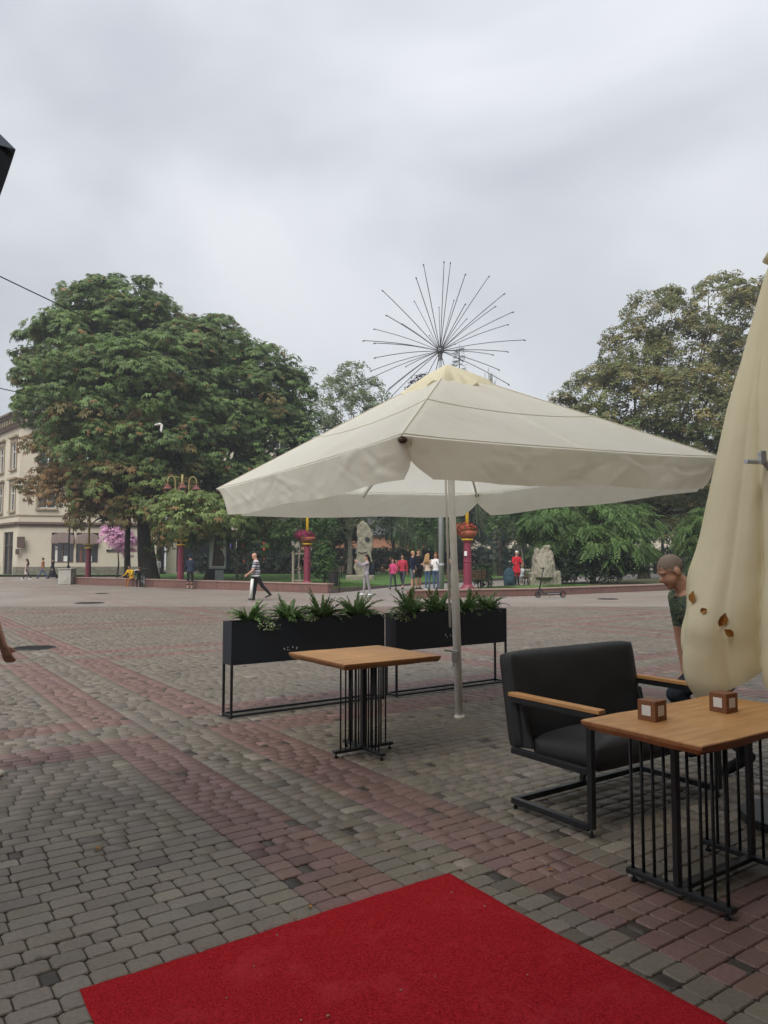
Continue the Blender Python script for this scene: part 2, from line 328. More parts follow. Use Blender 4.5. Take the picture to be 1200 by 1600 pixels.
PER = 5.5
def is_red(a, b):
    fa = (a - 1.65) % PER; fb = (b - 6.0) % PER
    ra = fa < .44 or .90 <= fa < 1.37; la = .44 <= fa < .90
    rb = fb < .45 or .95 <= fb < 1.4; lb = .45 <= fb < .95
    if la or lb: return False
    return ra or rb
P_c = []; P_l = []; P_col = []; P_z = []; P_dark = []
ROW = .099
def fill(a0, a1, b):
    L = a1 - a0
    if L < .04: return
    seq = []
    t = 0
    while t < L - .05:
        k = random.choice((.172, .172, .172, .172, .128, .128, .128, .10)) if random.random() > .05 else .066
        seq.append(k); t += k
    sc = L / t; x = a0
    for k in seq:
        l = k * sc; ac = x + l / 2; x += l
        red = is_red(ac, b)
        base = np.array((.168, .096, .079)) if red else np.array((.158, .131, .100))
        q = random.random()
        base = base * random.uniform(.88, 1.12) * np.array((1, random.uniform(.97, 1.03), random.uniform(.94, 1.06)))
        dark = k < .07
        if dark: base = np.array((.042, .031, .022)) * random.uniform(.7, 1.5)
        elif q < .025: base = base * 1.35 + .012
        elif q < .045: base *= .66
        P_c.append((ac, b)); P_l.append(l); P_col.append(base); P_dark.append(dark)
b = -2.0
SEGS = [0, .44, .90, 1.37]
while b < 46:
    # a-range of this course inside the wedge in front of the camera
    lo, hi = None, None
    aa = np.arange(-26, 46, .25)
    X = aa * AX.x + b * NX.x; Y = aa * AX.y + b * NX.y
    ok = (Y > .3) & (Y < YF) & (np.abs(X) < .58 * Y + 2.2)
    if ok.any():
        lo, hi = aa[ok].min(), aa[ok].max()
        ed = sorted([1.65 + PER * k + s for k in range(-8, 10) for s in SEGS] + [lo, hi])
        ed = [e for e in ed if lo <= e <= hi]
        for e0, e1 in zip(ed[:-1], ed[1:]): fill(e0, e1, b)
    b += ROW
P_c = np.array(P_c); P_l = np.array(P_l); P_col = np.array(P_col); P_dark = np.array(P_dark)
n = len(P_c)
ctr = P_c[:, :1] * np.array(AX[:2]) + P_c[:, 1:] * np.array(NX[:2])
dd = ctr[:, 1]
P_z = rng.normal(0, .0009, n) - np.where(P_dark, .004, 0)
tlt = rng.normal(0, 1, (n, 2)) * np.where(dd > 4.5, .0015, .0035)[:, None]
under = (P_c[:, 0] > .66) & (P_c[:, 0] < 2.32) & (P_c[:, 1] < 2.79)
inview = (np.abs(ctr[:, 0]) < .53 * dd) & (dd > 2.42) & ~under
score = np.where(inview, P_l * .1 / np.maximum(dd, .3) ** 3, 0)
top300 = np.argsort(-score)[:300]
single = np.zeros(n, bool); single[top300] = True
RC, BV, DP = .011, .0045, .012
def paver_mesh(l):
    hl, hw = l / 2 - .0022, ROW / 2 - .0022
    mb = MB(); V = []
    for ins, z in ((BV, 0), (0, -.005), (0, -DP)):
        for sx, sy in ((1, 1), (-1, 1), (-1, -1), (1, -1)):
            for k in range(2):
                first = (k == 0) == (sx * sy > 0)
                x, y = hl - ins, hw - ins
                V.append((sx * (x if first else x - RC), sy * (y - RC if first else y), z))
    F = [tuple(range(8))]
    for i in range(2): F += [(i * 8 + k, (i + 1) * 8 + k, (i + 1) * 8 + (k + 1) % 8, i * 8 + (k + 1) % 8) for k in range(8)]
    mb.add(V, F); me = bpy.data.meshes.new('paver'); me.from_pydata(mb.v, [], mb.f); me.materials.append(MT['paver1']); return me
lens = (.18, .15, .12, .09, .06); pm = {l: paver_mesh(l) for l in lens}
for i in top300:
    l = min(lens, key=lambda q: abs(q - P_l[i]))
    o = bpy.data.objects.new('paver', pm[l]); C.objects.link(o); o.parent = plaza
    o.location = (ctr[i, 0], ctr[i, 1], P_z[i]); o.rotation_euler = (tlt[i, 0], tlt[i, 1], TH + rng.normal(0, .006)); o.scale.x = P_l[i] / l
    o.color = (*P_col[i], 1)
def paver_verts(idx, simple):
    hl = P_l[idx] / 2 - .0022; hw = np.full(len(idx), ROW / 2 - .0022); m = len(idx); tx = []
    for ins, z in ((BV, 0), (0, -.009)):
        for sx, sy in ((1, 1), (-1, 1), (-1, -1), (1, -1)):
            for k in range(1 if simple else 2):
                first = (k == 0) == (sx * sy > 0); rc = 0 if simple else RC
                tx.append((sx, sy, ins + (0 if first else rc), ins + (rc if first else 0), z))
    nv = len(tx); h = nv // 2; V = np.zeros((m, nv, 3))
    for j, (sx, sy, ox, oy, z) in enumerate(tx):
        lx = sx * (hl - ox); ly = sy * (hw - oy)
        V[:, j, 0] = ctr[idx, 0] + lx * AX.x + ly * NX.x; V[:, j, 1] = ctr[idx, 1] + lx * AX.y + ly * NX.y
        V[:, j, 2] = z + P_z[idx] + lx * tlt[idx, 0] + ly * tlt[idx, 1]
    q = [(k, h + k, h + (k + 1) % h, (k + 1) % h) for k in range(h)] + ([(0, 1, 2, 3)] if simple else [(0, 1, 2, 3), (0, 3, 4, 7), (4, 5, 6, 7)])
    F = (np.array(q)[None] + (np.arange(m) * nv)[:, None, None]).reshape(-1, 4)
    return V.reshape(-1, 3), F, np.repeat(P_col[idx], nv, axis=0)
v1, f1, c1 = paver_verts(np.where(~single & (dd < 9))[0], False); v2, f2, c2 = paver_verts(np.where(~single & (dd >= 9))[0], True)
pf = np_mesh('paver_field', np.concatenate([v1, v2]), np.concatenate([f1, f2 + len(v1)]), MT['paver'], np.concatenate([c1, c2]), parent=plaza); pf['kind'] = 'stuff'

# manhole covers and dark patched spots
def manhole(x, y, r, label):
    t = thing('manhole_cover', label, 'manhole cover', (x, y, 0))
    MB().lathe([(r, -.008), (r, .006), (r - .03, .008)], 28).build('rim', MT['iron'], t)
    m = MB(); m.lathe([(r - .04, 0), (r - .04, .010), (.0, .011)], 24)
    for k in range(-3, 4):
        L = math.sqrt(max(.01, (r - .06) ** 2 - (k * .07) ** 2)); m.box((0, k * .07, .013), (2 * L, .02, .006)); 
    m.build('lid', MT['iron'], t)
manhole(-5.99, 12.7, .36, 'round dark iron manhole cover in the paving near the left edge')
manhole(8.62, 28.5, .4, 'dark manhole cover in the far paving in front of the electric scooter')
manhole(-10.3, 25.9, .5, 'largest dark manhole cover in the far left paving')
manhole(-12.66, 33.2, .3, 'small dark manhole cover closest to the seated cyclist')

# ================================================================== RED CARPET
LEAVES = []
def carpet():
    a0, a1, b0, b1 = .654, 2.333, -.75, 2.802
    na, nb = 60, 110; V = []; F = []
    for j in range(nb + 1):
        for i in range(na + 1):
            a = a0 + (a1 - a0) * i / na; bb = b0 + (b1 - b0) * j / nb
            ea = min(i, na - i) / na; eb = (nb - j) / nb
            if i in (0, na): a += .006 * math.sin(bb * 5.1) + .002 * math.sin(bb * 23)
            if j == nb: bb += .005 * math.sin(a * 4.3) + .002 * math.sin(a * 27)
            z = .012 + .003 * math.sin(a * 3.1 + bb * 2.2) * math.sin(bb * 1.7) + .0012 * math.sin(a * 11 + bb * 7)
            if i in (0, na) or j in (0, nb): z = .002
            V.append(W(a, bb, z))
    F = [(j * (na + 1) + i, j * (na + 1) + i + 1, (j + 1) * (na + 1) + i + 1, (j + 1) * (na + 1) + i) for j in range(nb) for i in range(na)]
    o = MB().add(V, F).build('red_carpet', MT['carpet'], smooth=False)
    tag(o, 'bright red event carpet laid on the paving in the foreground', 'carpet')
    # pile fibres
    m = 26000; aa = rng.uniform(a0, a1, m); bb = b1 - rng.uniform(0, 1, m) ** 1.5 * (b1 - .9)
    z = .012 + .003 * np.sin(aa * 3.1 + bb * 2.2) * np.sin(bb * 1.7) + .0012 * np.sin(aa * 11 + bb * 7)
    an = rng.uniform(0, 6.28, m); ln = rng.uniform(.002, .0045, m); hh = rng.uniform(.001, .0035, m); wd = .0007
    cx = aa * AX.x + bb * NX.x; cy = aa * AX.y + bb * NX.y; dx, dy = np.cos(an), np.sin(an)
    V = np.stack([np.stack([cx - dy * wd, cy + dx * wd, z - .0012], 1), np.stack([cx + dy * wd, cy - dx * wd, z - .0012], 1), np.stack([cx + dx * ln, cy + dy * ln, z + hh], 1)], 1).reshape(-1, 3)
    f = np_mesh('carpet_pile', V, np.arange(3 * m).reshape(-1, 3), MT['carpet'], parent=o); f['kind'] = 'stuff'
carpet()
def crumbs():
    m = MB()
    for k in range(40):
        a, b_ = (random.uniform(.75, 2.25), random.uniform(1.5, 2.75)) if k < 16 else (random.uniform(-1.5, 4), random.uniform(2.9, 6))
        z = .016 if k < 16 else .003; p = W(a, b_, z); r_ = random.uniform(.0025, .006); m.ball(p, (r_, r_ * random.uniform(.5, 1), r_ * .6), 5, 3, Matrix.Rotation(random.uniform(0, 3), 3, 'Z'))
    tag(m.build('ground_crumbs', MT['stone']), 'tiny pale crumbs and grit scattered on carpet and paving', 'grit', kind='stuff')
crumbs()
for i_, (a_, b_, s_2, lab_) in enumerate(((1.05, 4.05, .045, 'small orange leaf on the grey paving left of the carpet'), (2.75, 2.55, .03, 'tiny orange leaf on the red paving right of the carpet corner'), (1.62, 2.86, .028, 'tiny leaf lying against the far edge of the carpet'))): LEAVES.append((a_, b_, s_2, lab_))

# ================================================================== CAFE BUILDING behind the camera (unseen; put in so its wall and awning shade the foreground)
def cafe():
    t = thing('cafe_building', 'unseen cafe facade and awning behind the viewpoint that shade the foreground', 'building', W(0, -.9, 0), TH)
    m = MB(); H = 13.5
    m.box((-9.6, -3, H / 2), (20, 6, H)); m.box((14.6, -3, H / 2), (24, 6, H)); m.box((1.5, -3, (3 + H) / 2), (2.2, 6, H - 3))
    m.build('wall', MT['stucco'], t)
    MB().box((1.5, -.4, 1.5), (2.18, .1, 2.98)).build('door', MT['bframe'], t)
    for x in (-14, -10, -6, -3, 5, 8, 12, 16, 20):
        for z in (1.8, 6, 9.5):
            f = MB().box((x, .02, z), (1.5, .1, 2.0)).build('window', MT['wframe'], t); MB().box((x, .075, z), (1.3, .02, 1.8)).build('pane', MT['glass'], f)
    m = MB(); m.add([(-10, .002, 3.55), (16, .002, 3.55), (16, 1.62, 3.05), (-10, 1.62, 3.05), (16, 1.62, 2.9), (-10, 1.62, 2.9)], [(0, 1, 2, 3), (3, 2, 4, 5)])
    m.build('awning', MT['dark_fabric'], t)
cafe()

# ================================================================== OVERHEAD LEFT: dark parasol, one corner in the picture
def parasol_canopy(M, hx, hy, rise, drop, n=14, sag=.05, seed=1, corner_cut=.05, wave=.012):
    """pyramid canopy + four valance strips; M maps local->target. returns (canopy MB, [valance MB])"""
    rr = random.Random(seed); ph = [rr.uniform(0, 6.28) for _ in range(12)]
    c = MB(); V = []; F = []
    def top(p, q):
        m = max(abs(p), abs(q)); mn = min(abs(p), abs(q)); k = mn / m if m > 1e-6 else 1
        z = rise * (1 - m) - sag * math.sin(math.pi * m) * (1 - k * k) * .8 - .018 * m * (1 - k ** 4)
        z += wave * .5 * math.sin(9 * p + ph[0]) * math.sin(7 * q + ph[1]) * m
        return Vector((p * hx, q * hy, z))
    N_ = 2 * n
    for j in range(N_ + 1):
        for i in range(N_ + 1): V.append(M @ top(-1 + 2 * i / N_, -1 + 2 * j / N_))
    for j in range(N_):
        for i in range(N_):
            a = j * (N_ + 1) + i; q = (a, a + 1, a + N_ + 2, a + N_ + 1)
            # split quads along the diagonals so the ridges stay crisp
            if (i < n) == (j < n): F += [(q[0], q[1], q[2]), (q[0], q[2], q[3])]
            else: F += [(q[0], q[1], q[3]), (q[1], q[2], q[3])]
    c.add(V, F); vals = []
    for sidx, (p0, p1, nrm) in enumerate((((-1, -1), (1, -1), (0, -1)), ((1, -1), (1, 1), (1, 0)), ((1, 1), (-1, 1), (0, 1)), ((-1, 1), (-1, -1), (-1, 0)))):
        v = MB(); nu, nv = 220, 12; V = []; wr_ = [(rr.uniform(.03, .97), rr.uniform(.1, .9), rr.uniform(-1, 1) * 1.1, rr.uniform(.006, .014), rr.uniform(.05, .2), rr.choice((-1, 1)) * rr.uniform(.004, .011)) for _ in range(34)]
        for iu in range(nu + 1):
            u = iu / nu; u = .5 - .5 * math.cos(math.pi * u) if True else u
            u = .5 * u + .5 * iu / nu
            p = p0[0] + (p1[0] - p0[0]) * u; q = p0[1] + (p1[1] - p0[1]) * u
            e = top(p, q); en = min(u, 1 - u)
            near_front = (sidx == 3 and u > .5); cc_ = corner_cut * (.35 if near_front else 1)
            dep = drop * min(1, (max(en - .004, 0) / cc_) ** (.3 if near_front else .55)) if en < cc_ else drop
            for iv in range(nv + 1):
                s_ = iv / nv
                wv = (wave * 1.6 * math.sin(u * 31 + ph[sidx] + s_ * 1.5) + wave * 1.1 * math.sin(u * 67 + ph[sidx + 4] - s_ * 3) + wave * 2.2 * math.sin(u * 9 + ph[sidx + 5])) * s_
                for (wu, ws, wa, ww_, wl, wam) in wr_:
                    du = u - wu; ds = (s_ - ws) * .16; ax_ = du * math.cos(wa) + ds * math.sin(wa); cx_ = -du * math.sin(wa) + ds * math.cos(wa)
                    if abs(ax_) < wl and abs(cx_) < .05: wv += wam * wave / .0045 * math.exp(-(cx_ / ww_) ** 2 - (ax_ / (wl * .5)) ** 2)
                inw = -.03 * s_ - .05 * s_ * math.exp(-en / .05)
                V.append(M @ (e + Vector((nrm[0] * (wv + inw + .004), nrm[1] * (wv + inw + .004), -dep * s_ - .002 + .008 * math.sin(u * 14 + ph[6 + sidx]) * s_))))
        F = [(i * (nv + 1) + k, i * (nv + 1) + k + 1, (i + 1) * (nv + 1) + k + 1, (i + 1) * (nv + 1) + k) for i in range(nu) for k in range(nv)]
        v.add(V, F); vals.append(v)
    return c, vals

def frame_of(c, t, tx, ty):
    z = Vector((tx, ty, 1)).normalized(); x = Vector((math.cos(t), math.sin(t), 0)); x = (x - z * x.dot(z)).normalized(); y = z.cross(x)
    M = Matrix((x, y, z)).transposed().to_4x4(); M.translation = c; return M

def dark_parasol():
    base = Vector((-2.69, 2.75, 0))
    t = thing('slate_parasol', 'dark slate parasol overhead at the left, only one corner in the picture', 'parasol', base)
    M = frame_of(Vector((0, 0, 2.945)), TH, 0, 0)
    c, vals = parasol_canopy(M, 1.0, 1.0, 1.35, .0001, seed=5, sag=.04)
    co = c.build('canopy', MT['dark_fabric'], t)
    MB().tube([(0, 0, .05), (0, 0, 4.22)], .025, 12).build('pole', MT['steel'], t, smooth=True)
    MB().box((0, 0, .03), (.6, .6, .06)).build('base_plate', MT['steel'], t, bevel=.01)
    for sx, sy in ((1, 1), (1, -1), (-1, 1), (-1, -1)):
        MB().tube([M @ Vector((0, 0, 1.28)), M @ Vector((sx * .985, sy * .985, -.02))], .011, 6).build('rib', MT['steel'], t)
dark_parasol()

# ================================================================== CREAM PARASOL (open)
def cream_parasol():
    base = Vector((.724, 7.169, 0))
    t = thing('cream_parasol', 'large open cream square parasol on a white pole beside the planters', 'parasol', base)
    c = Vector((.648, 6.973, 2.312)) - base
    M = frame_of(c, R(32.7), -.04, 0)
    hx, hy, rise = 1.72, 1.68, 1.01
    cm, vals = parasol_canopy(M, hx, hy, rise, .27, seed=3, sag=.045, corner_cut=.075, wave=.0045)
    can = cm.build('canopy', MT['cream'], t, smooth=False)
    for v in vals:
        v.build('valance', MT['cream'], can, smooth=True)
    # stitched seams along the ridges and across the panels
    seam = MB()
    def topz(p, q):
        m_ = max(abs(p), abs(q)); mn_ = min(abs(p), abs(q)); k_ = mn_ / m_ if m_ > 1e-6 else 1
        return M @ Vector((p * hx, q * hy, rise * (1 - m_) - .045 * math.sin(math.pi * m_) * (1 - k_ * k_) * .8 - .018 * m_ * (1 - k_ ** 4) + .004))
    for sx, sy in ((1, 1), (1, -1), (-1, -1), (-1, 1)): seam.tube([topz(sx * k_ / 12, sy * k_ / 12) for k_ in range(2, 13)], .0045, 5)
    for lv in (.55, .985):
        for (ax0, ay0, ax1, ay1) in ((-1, -1, 1, -1), (1, -1, 1, 1), (1, 1, -1, 1), (-1, 1, -1, -1)): seam.tube([topz((ax0 + (ax1 - ax0) * k_ / 24) * lv, (ay0 + (ay1 - ay0) * k_ / 24) * lv) for k_ in range(25)], .0035, 5)
    seam.build('seam', MT['cream_seam'], can)
    # vent cap: small ruffled pyramid skirt
    m = MB(); V = []; n = 96; rr = random.Random(4)
    for ring, (k, dz) in enumerate(((0.0, .075), (.08, .07), (.15, .03), (.19, -.03))):
        for i in range(n):
            a = 2 * math.pi * i / n; ca, sa = math.cos(a), math.sin(a); q = 1 / max(abs(ca), abs(sa))
            rx = k * q * (1 + (.06 * math.sin(a * 8 + 1) + .05 * math.sin(a * 13)) * (ring >= 2)); wob = (.028 * math.sin(a * 9) + .02 * math.sin(a * 5 + 2)) * (ring == 3)
            V.append(M @ Vector((ca * rx * hx, sa * rx * hy, rise * (1 - k) * 1 + dz * .8 + wob)))
    F = [(r_ * n + i, r_ * n + (i + 1) % n, (r_ + 1) * n + (i + 1) % n, (r_ + 1) * n + i) for r_ in range(3) for i in range(n)]
    m.add(V, F).build('vent_cap', MT['cream_cap'], t, smooth=True)
    ap = M @ Vector((0, 0, rise - .02))
    MB().tube([(0, 0, 0), Vector((0, 0, 0)).lerp(ap, .42), Vector((0, 0, 0)).lerp(ap, .425), ap], [.039, .039, .034, .034], 16).build('pole', MT['alu'], t, smooth=True)
    pt = lambda k: Vector((0, 0, 0)).lerp(ap, k)
    MB().tube([pt(.26) + Vector((-.062, -.03, 0)), pt(.97) + Vector((-.05, -.02, 0))], .011, 8).build('lift_rod', MT['alu'], t, smooth=True)
    k = MB(); k.tube([pt(.19) + Vector((-.13, -.05, .02)), pt(.19) + Vector((0, -.05, 0))], .012, 10); k.box(pt(.185) + Vector((-.035, -.055, -.03)), (.05, .03, .09)); k.tube([pt(.185) + Vector((-.04, -.06, -.07)), pt(.185) + Vector((-.045, -.06, -.12))], .01, 8)
    k.build('crank', MT['alu2'], t, smooth=False, bevel=.003)
    MB().lathe([(.05, -.001), (.05, .012), (.043, .016)], 16).build('ground_socket', MT['alu'], t)
    hub = M @ Vector((0, 0, rise - .12)); MB().lathe([(.06, -.05), (.07, -.02), (.07, .02), (.05, .05)], 12, hub).build('hub', MT['alu'], t)
    slid = M @ Vector((0, 0, .12)); MB().lathe([(.055, -.06), (.065, -.03), (.065, .03), (.055, .06)], 12, slid).build('slider', MT['alu'], t)
    for sx, sy in ((1, 1), (1, -1), (-1, -1), (-1, 1), (1, 0), (0, 1), (-1, 0), (0, -1)):
        d = 1 if sx and sy else 1
        e = M @ Vector((sx * hx * .985, sy * hy * .985, -.035 if sx and sy else -.055))
        rb = MB().bar(hub, e, .022, .03).build('rib', MT['alu'], t)
        mid = hub.lerp(e, .52) - Vector((0, 0, .02)); MB().bar(slid, mid, .018, .024).build('strut', MT['alu'], rb)
        if sx and sy: MB().ball(e + Vector((0, 0, .012)), (.032, .032, .026), 8, 6).build('rib_cap', mat('rib_cap_%d%d' % (sx, sy), (.12, .085, .075), .6) if False else MT['bframe'], rb)
cream_parasol()

# ================================================================== CLOSED YELLOW PARASOL at the right
def closed_parasol():
    base = Vector((2.36, 4.30, 0))
    t = thing('closed_parasol', 'loosely closed pale yellow parasol hanging at the right edge, dry leaves in its folds', 'parasol', base)
    # profile: radius against height
    prof = [(3.30, .04), (3.2, .08), (3.0, .135), (2.7, .21), (2.4, .30), (2.1, .375), (1.8, .45), (1.5, .525), (1.3, .585), (1.1, .635), (.95, .64), (.8, .62), (.66, .585)]
    zs = np.array([p[0] for p in prof][::-1]); rs = np.array([p[1] for p in prof][::-1])
    na, nz_ = 288, 90; V = []
    for j in range(nz_ + 1):
        s_ = j / nz_
        for i in range(na):
            a = 2 * math.pi * i / na
            # five hanging lobes, creases between them
            ph_ = 2.5 * (a - R(220) + .05 * math.sin(7 * s_)); lob = abs(math.sin(ph_)) ** .5
            crease = 1 - lob
            tri = abs(((ph_ / math.pi) % 1) - .5) * 2; hem = .68 + .12 * tri ** 1.3 + .09 * crease + .03 * math.sin(2 * a + 1.1)
            z = 3.30 + (hem - 3.30) * s_
            r = float(np.interp(max(z, .66), zs, rs))
            am = .40 * min(1, s_ * 1.3) ** 1.3
            r *= 1 - am * crease * (.5 + .5 * s_)
            r *= 1 + .018 * s_ * math.sin(a * 9 + 3 * s_) + .012 * s_ * math.sin(a * 17 + 2 - 5 * s_)
            # long drag folds running diagonally down from the crease, and puckers near the hem
            r *= 1 + .022 * s_ * math.sin(14 * s_ + 6 * a) * lob
            if s_ > .74: r *= 1 + .03 * math.sin((s_ - .74) * 38 + 2.2 * math.sin(a * 3)) * (s_ - .74) / .26
            r *= 1 + .07 * math.exp(-((z - 1.42) / .14) ** 2 - (((a - R(172) + math.pi) % (2 * math.pi) - math.pi) / .26) ** 2)
            r *= 1 - .07 * max(0, (s_ - .9) / .1) ** 1.5
            # narrow pleats gathered at the top, opening downwards
            r *= 1 - .085 * s_ ** .8 * (1 - abs(math.sin(5.5 * a + 1.5 + .9 * s_)) ** .45) - .018 * s_ * (1 - abs(math.sin(13 * a + 3.2 * s_)) ** .5) * lob
            off = .02 * math.sin(3 * s_ + a)
            V.append((r * math.cos(a) + off, r * math.sin(a), z))
    F = [(j * na + i, (j + 1) * na + i, (j + 1) * na + (i + 1) % na, j * na + (i + 1) % na) for j in range(nz_) for i in range(na)]
    can = MB().add(V, F).build('canopy', MT['cream_y'], t, smooth=True)
    MB().tube([(0, 0, 0), (0, 0, 3.36)], .04, 14).build('pole', MT['alu'], t, smooth=True)
    MB().lathe([(.06, 3.28), (.085, 3.3), (.05, 3.36), (.01, 3.4)], 14).build('cap', MT['cream_y'], t, smooth=True)
    MB().lathe([(.3, 0), (.3, .05), (.05, .07), (.05, .25)], 20).build('base_plate', MT['steel'], t)
    # aluminium rib end sticking out of the folds
    k = MB(); p0 = Vector((-.41, -.36, 2.03)); k.tube([p0, p0 + Vector((.36, .20, .02))], .014, 10)
    k.tube([p0 + Vector((.075, -.01, .045)), p0 + Vector((.085, -.012, .0)), p0 + Vector((.16, .0, -.09)), p0 + Vector((.33, .03, -.35))], .013, 8); k.box(p0 + Vector((.085, -.005, .02)), (.03, .04, .07))
    k.build('strut', MT['alu2'], t, smooth=False, bevel=.002)
    return can
can = closed_parasol()
def dry_leaf(name, p, s, rot, label, cat='leaf', group=None):
    m = MB(); out = [(0, 0), (.3, .28), (.62, .3), (1, 0), (.62, -.3), (.3, -.28)]
    V = [(x * s, y * s, .12 * s * math.sin(x * 3) + .18 * s * abs(y)) for x, y in out] + [(.45 * s, 0, .02 * s)]
    F = [(6, i, (i + 1) % 6) for i in range(6)]
    V += [(v[0], v[1], v[2] - .0012) for v in V]; F += [(13, 7 + (i + 1) % 6, 7 + i) for i in range(6)]
    o = m.add(V, F).build(name, MT['brownleaf']); o.location = p; o.rotation_euler = rot
    return tag(o, label, cat, group)
def on_canopy(u, v):          # nearest point of the folded cloth along a sight line from the viewpoint
    d = Vector(((u - 600) / 1150, 1, 0)); th_ = math.atan(75 / 1150); y = -(v - 800) / 1150
    d = Vector(((u - 600) / 1150, math.cos(th_) - y * math.sin(th_), math.sin(th_) + y * math.cos(th_))).normalized()
    o = Vector((0, 0, 1.5)) - Vector((2.36, 4.30, 0)); ok, p, nr, _ = can.ray_cast(o, d)
    return (p + Vector((2.36, 4.30, 0)) + nr * .006 * (-1 if nr.dot(d) > 0 else 1), nr * (-1 if nr.dot(d) > 0 else 1)) if ok else None
for (u, v, s, rx, lab) in ((1075, 944, .075, (1.3, .5, .4), 'dry orange leaf highest up in the folds of the closed parasol'), (1086, 957, .05, (1.2, 1.0, .1), 'small curled brown leaf just below the highest one on the closed parasol'),
                           (1114, 979, .085, (1.35, .9, .3), 'long dry orange leaf in the middle of the closed parasol'), (1137, 994, .065, (1.2, .2, .6), 'round dry brown leaf lowest in the folds of the closed parasol')):
    p = on_canopy(u + 9, v)
    if p is not None: dry_leaf('dry_leaf', p[0], s, (p[1].to_track_quat('Z', 'Y') @ Euler((.25, -.2, rx[2] * 4)).to_quaternion()).to_euler(), lab, 'leaf', 'dry leaves caught on the closed parasol')

for (a_, b_, s_2, lab_) in LEAVES: dry_leaf('fallen_leaf', W(a_, b_, .006), s_2, (0, 0, a_ * 9), lab_)
dry_leaf('fallen_leaf', W(3.22, 2.22, .766), .022, (0, 0, 2), 'tiny dry leaf crumb on the long table between the cubes')
# ================================================================== PLANTERS with junipers and white flowers
def frond_plant(t, name, x, y, z, spread, h, nfr, seed, parent):
    rr = np.random.default_rng(seed); Vs = []; Fs = []; Cs = []; o = 0
    for k in range(nfr):
        az = rr.uniform(0, 6.283); lean = rr.uniform(.25, 1.35); L = h * rr.uniform(.45, 1.2)
        hd = np.array((math.cos(az), math.sin(az) * .8, 0)); n = 9; P = []
        for i in range(n + 1):
            s_ = i / n; th = lean * (.45 + .75 * s_)
            P.append(np.array((x, y, z)) + hd * (spread * .12) + L * (hd * math.sin(th) * s_ + np.array((0, 0, 1)) * math.cos(th) * s_))
        for i in range(1, n + 1):
            t_ = P[i] - P[i - 1]; t_ /= np.linalg.norm(t_); sd_ = np.cross(t_, (0, 0, 1)); sd_ /= np.linalg.norm(sd_) + 1e-6; up = np.cross(sd_, t_)
            bl = L * .27 * (1.08 - .85 * i / n)
            for q in range(5):
                for sgn in (-1, 1):
                    p = P[i - 1] + (P[i] - P[i - 1]) * (q / 5) + rr.normal(0, .002, 3)
                    d = t_ * .85 + sd_ * sgn * rr.uniform(.3, .95) + up * rr.uniform(-.15, .45); d /= np.linalg.norm(d); l = bl * rr.uniform(.55, 1.15)
                    w_ = np.cross(d, up + rr.normal(0, .4, 3)); w_ /= np.linalg.norm(w_) + 1e-6; ww = .0062
                    Vs += [p, p + d * l * .5 + w_ * ww, p + d * l, p + d * l * .5 - w_ * ww]; Fs.append((o, o + 1, o + 2, o + 3)); o += 4
                    g = rr.uniform(.65, 1.3); tip = rr.random() < .10 and i > 5
                    c = (np.array((.13, .085, .045)) if tip else np.array((.15, .26, .09))) * g
                    Cs += [c * .8, c, c * 1.25, c]
    return np_mesh(name, np.array(Vs), np.array(Fs), MT['needle'], np.array(Cs), parent=parent)
def flower_plant(name, x, y, z, r, seed, parent, n=220, droop=0):
    rr = np.random.default_rng(seed); Vs = []; Fs = []; Cs = []; o = 0
    for k in range(n):
        d = rr.normal(0, 1, 3); d[2] = abs(d[2]) * .8 + .05; d /= np.linalg.norm(d); p = np.array((x, y, z)) + d * r * rr.uniform(.5, 1.05) * np.array((1.3, .75, .75)); p[2] -= droop * max(0, -(p[1] - y) - .02)
        e1 = np.cross(d, rr.normal(0, 1, 3)); e1 /= np.linalg.norm(e1); e2 = np.cross(d, e1); fl = rr.random() < .42
        s_ = .008 if fl else .017; c = np.array((.8, .8, .72)) * rr.uniform(.8, 1.1) if fl else np.array((.13, .2, .065)) * rr.uniform(.6, 1.4)
        Vs += [p - e1 * s_, p + e2 * s_ * (.9 if fl else .5) + d * .003, p + e1 * s_, p - e2 * s_ * (.9 if fl else .5) + d * .003]; Fs.append((o, o + 1, o + 2, o + 3)); o += 4; Cs += [c] * 4
    return np_mesh(name, np.array(Vs), np.array(Fs), MT['needle'], np.array(Cs), parent=parent)
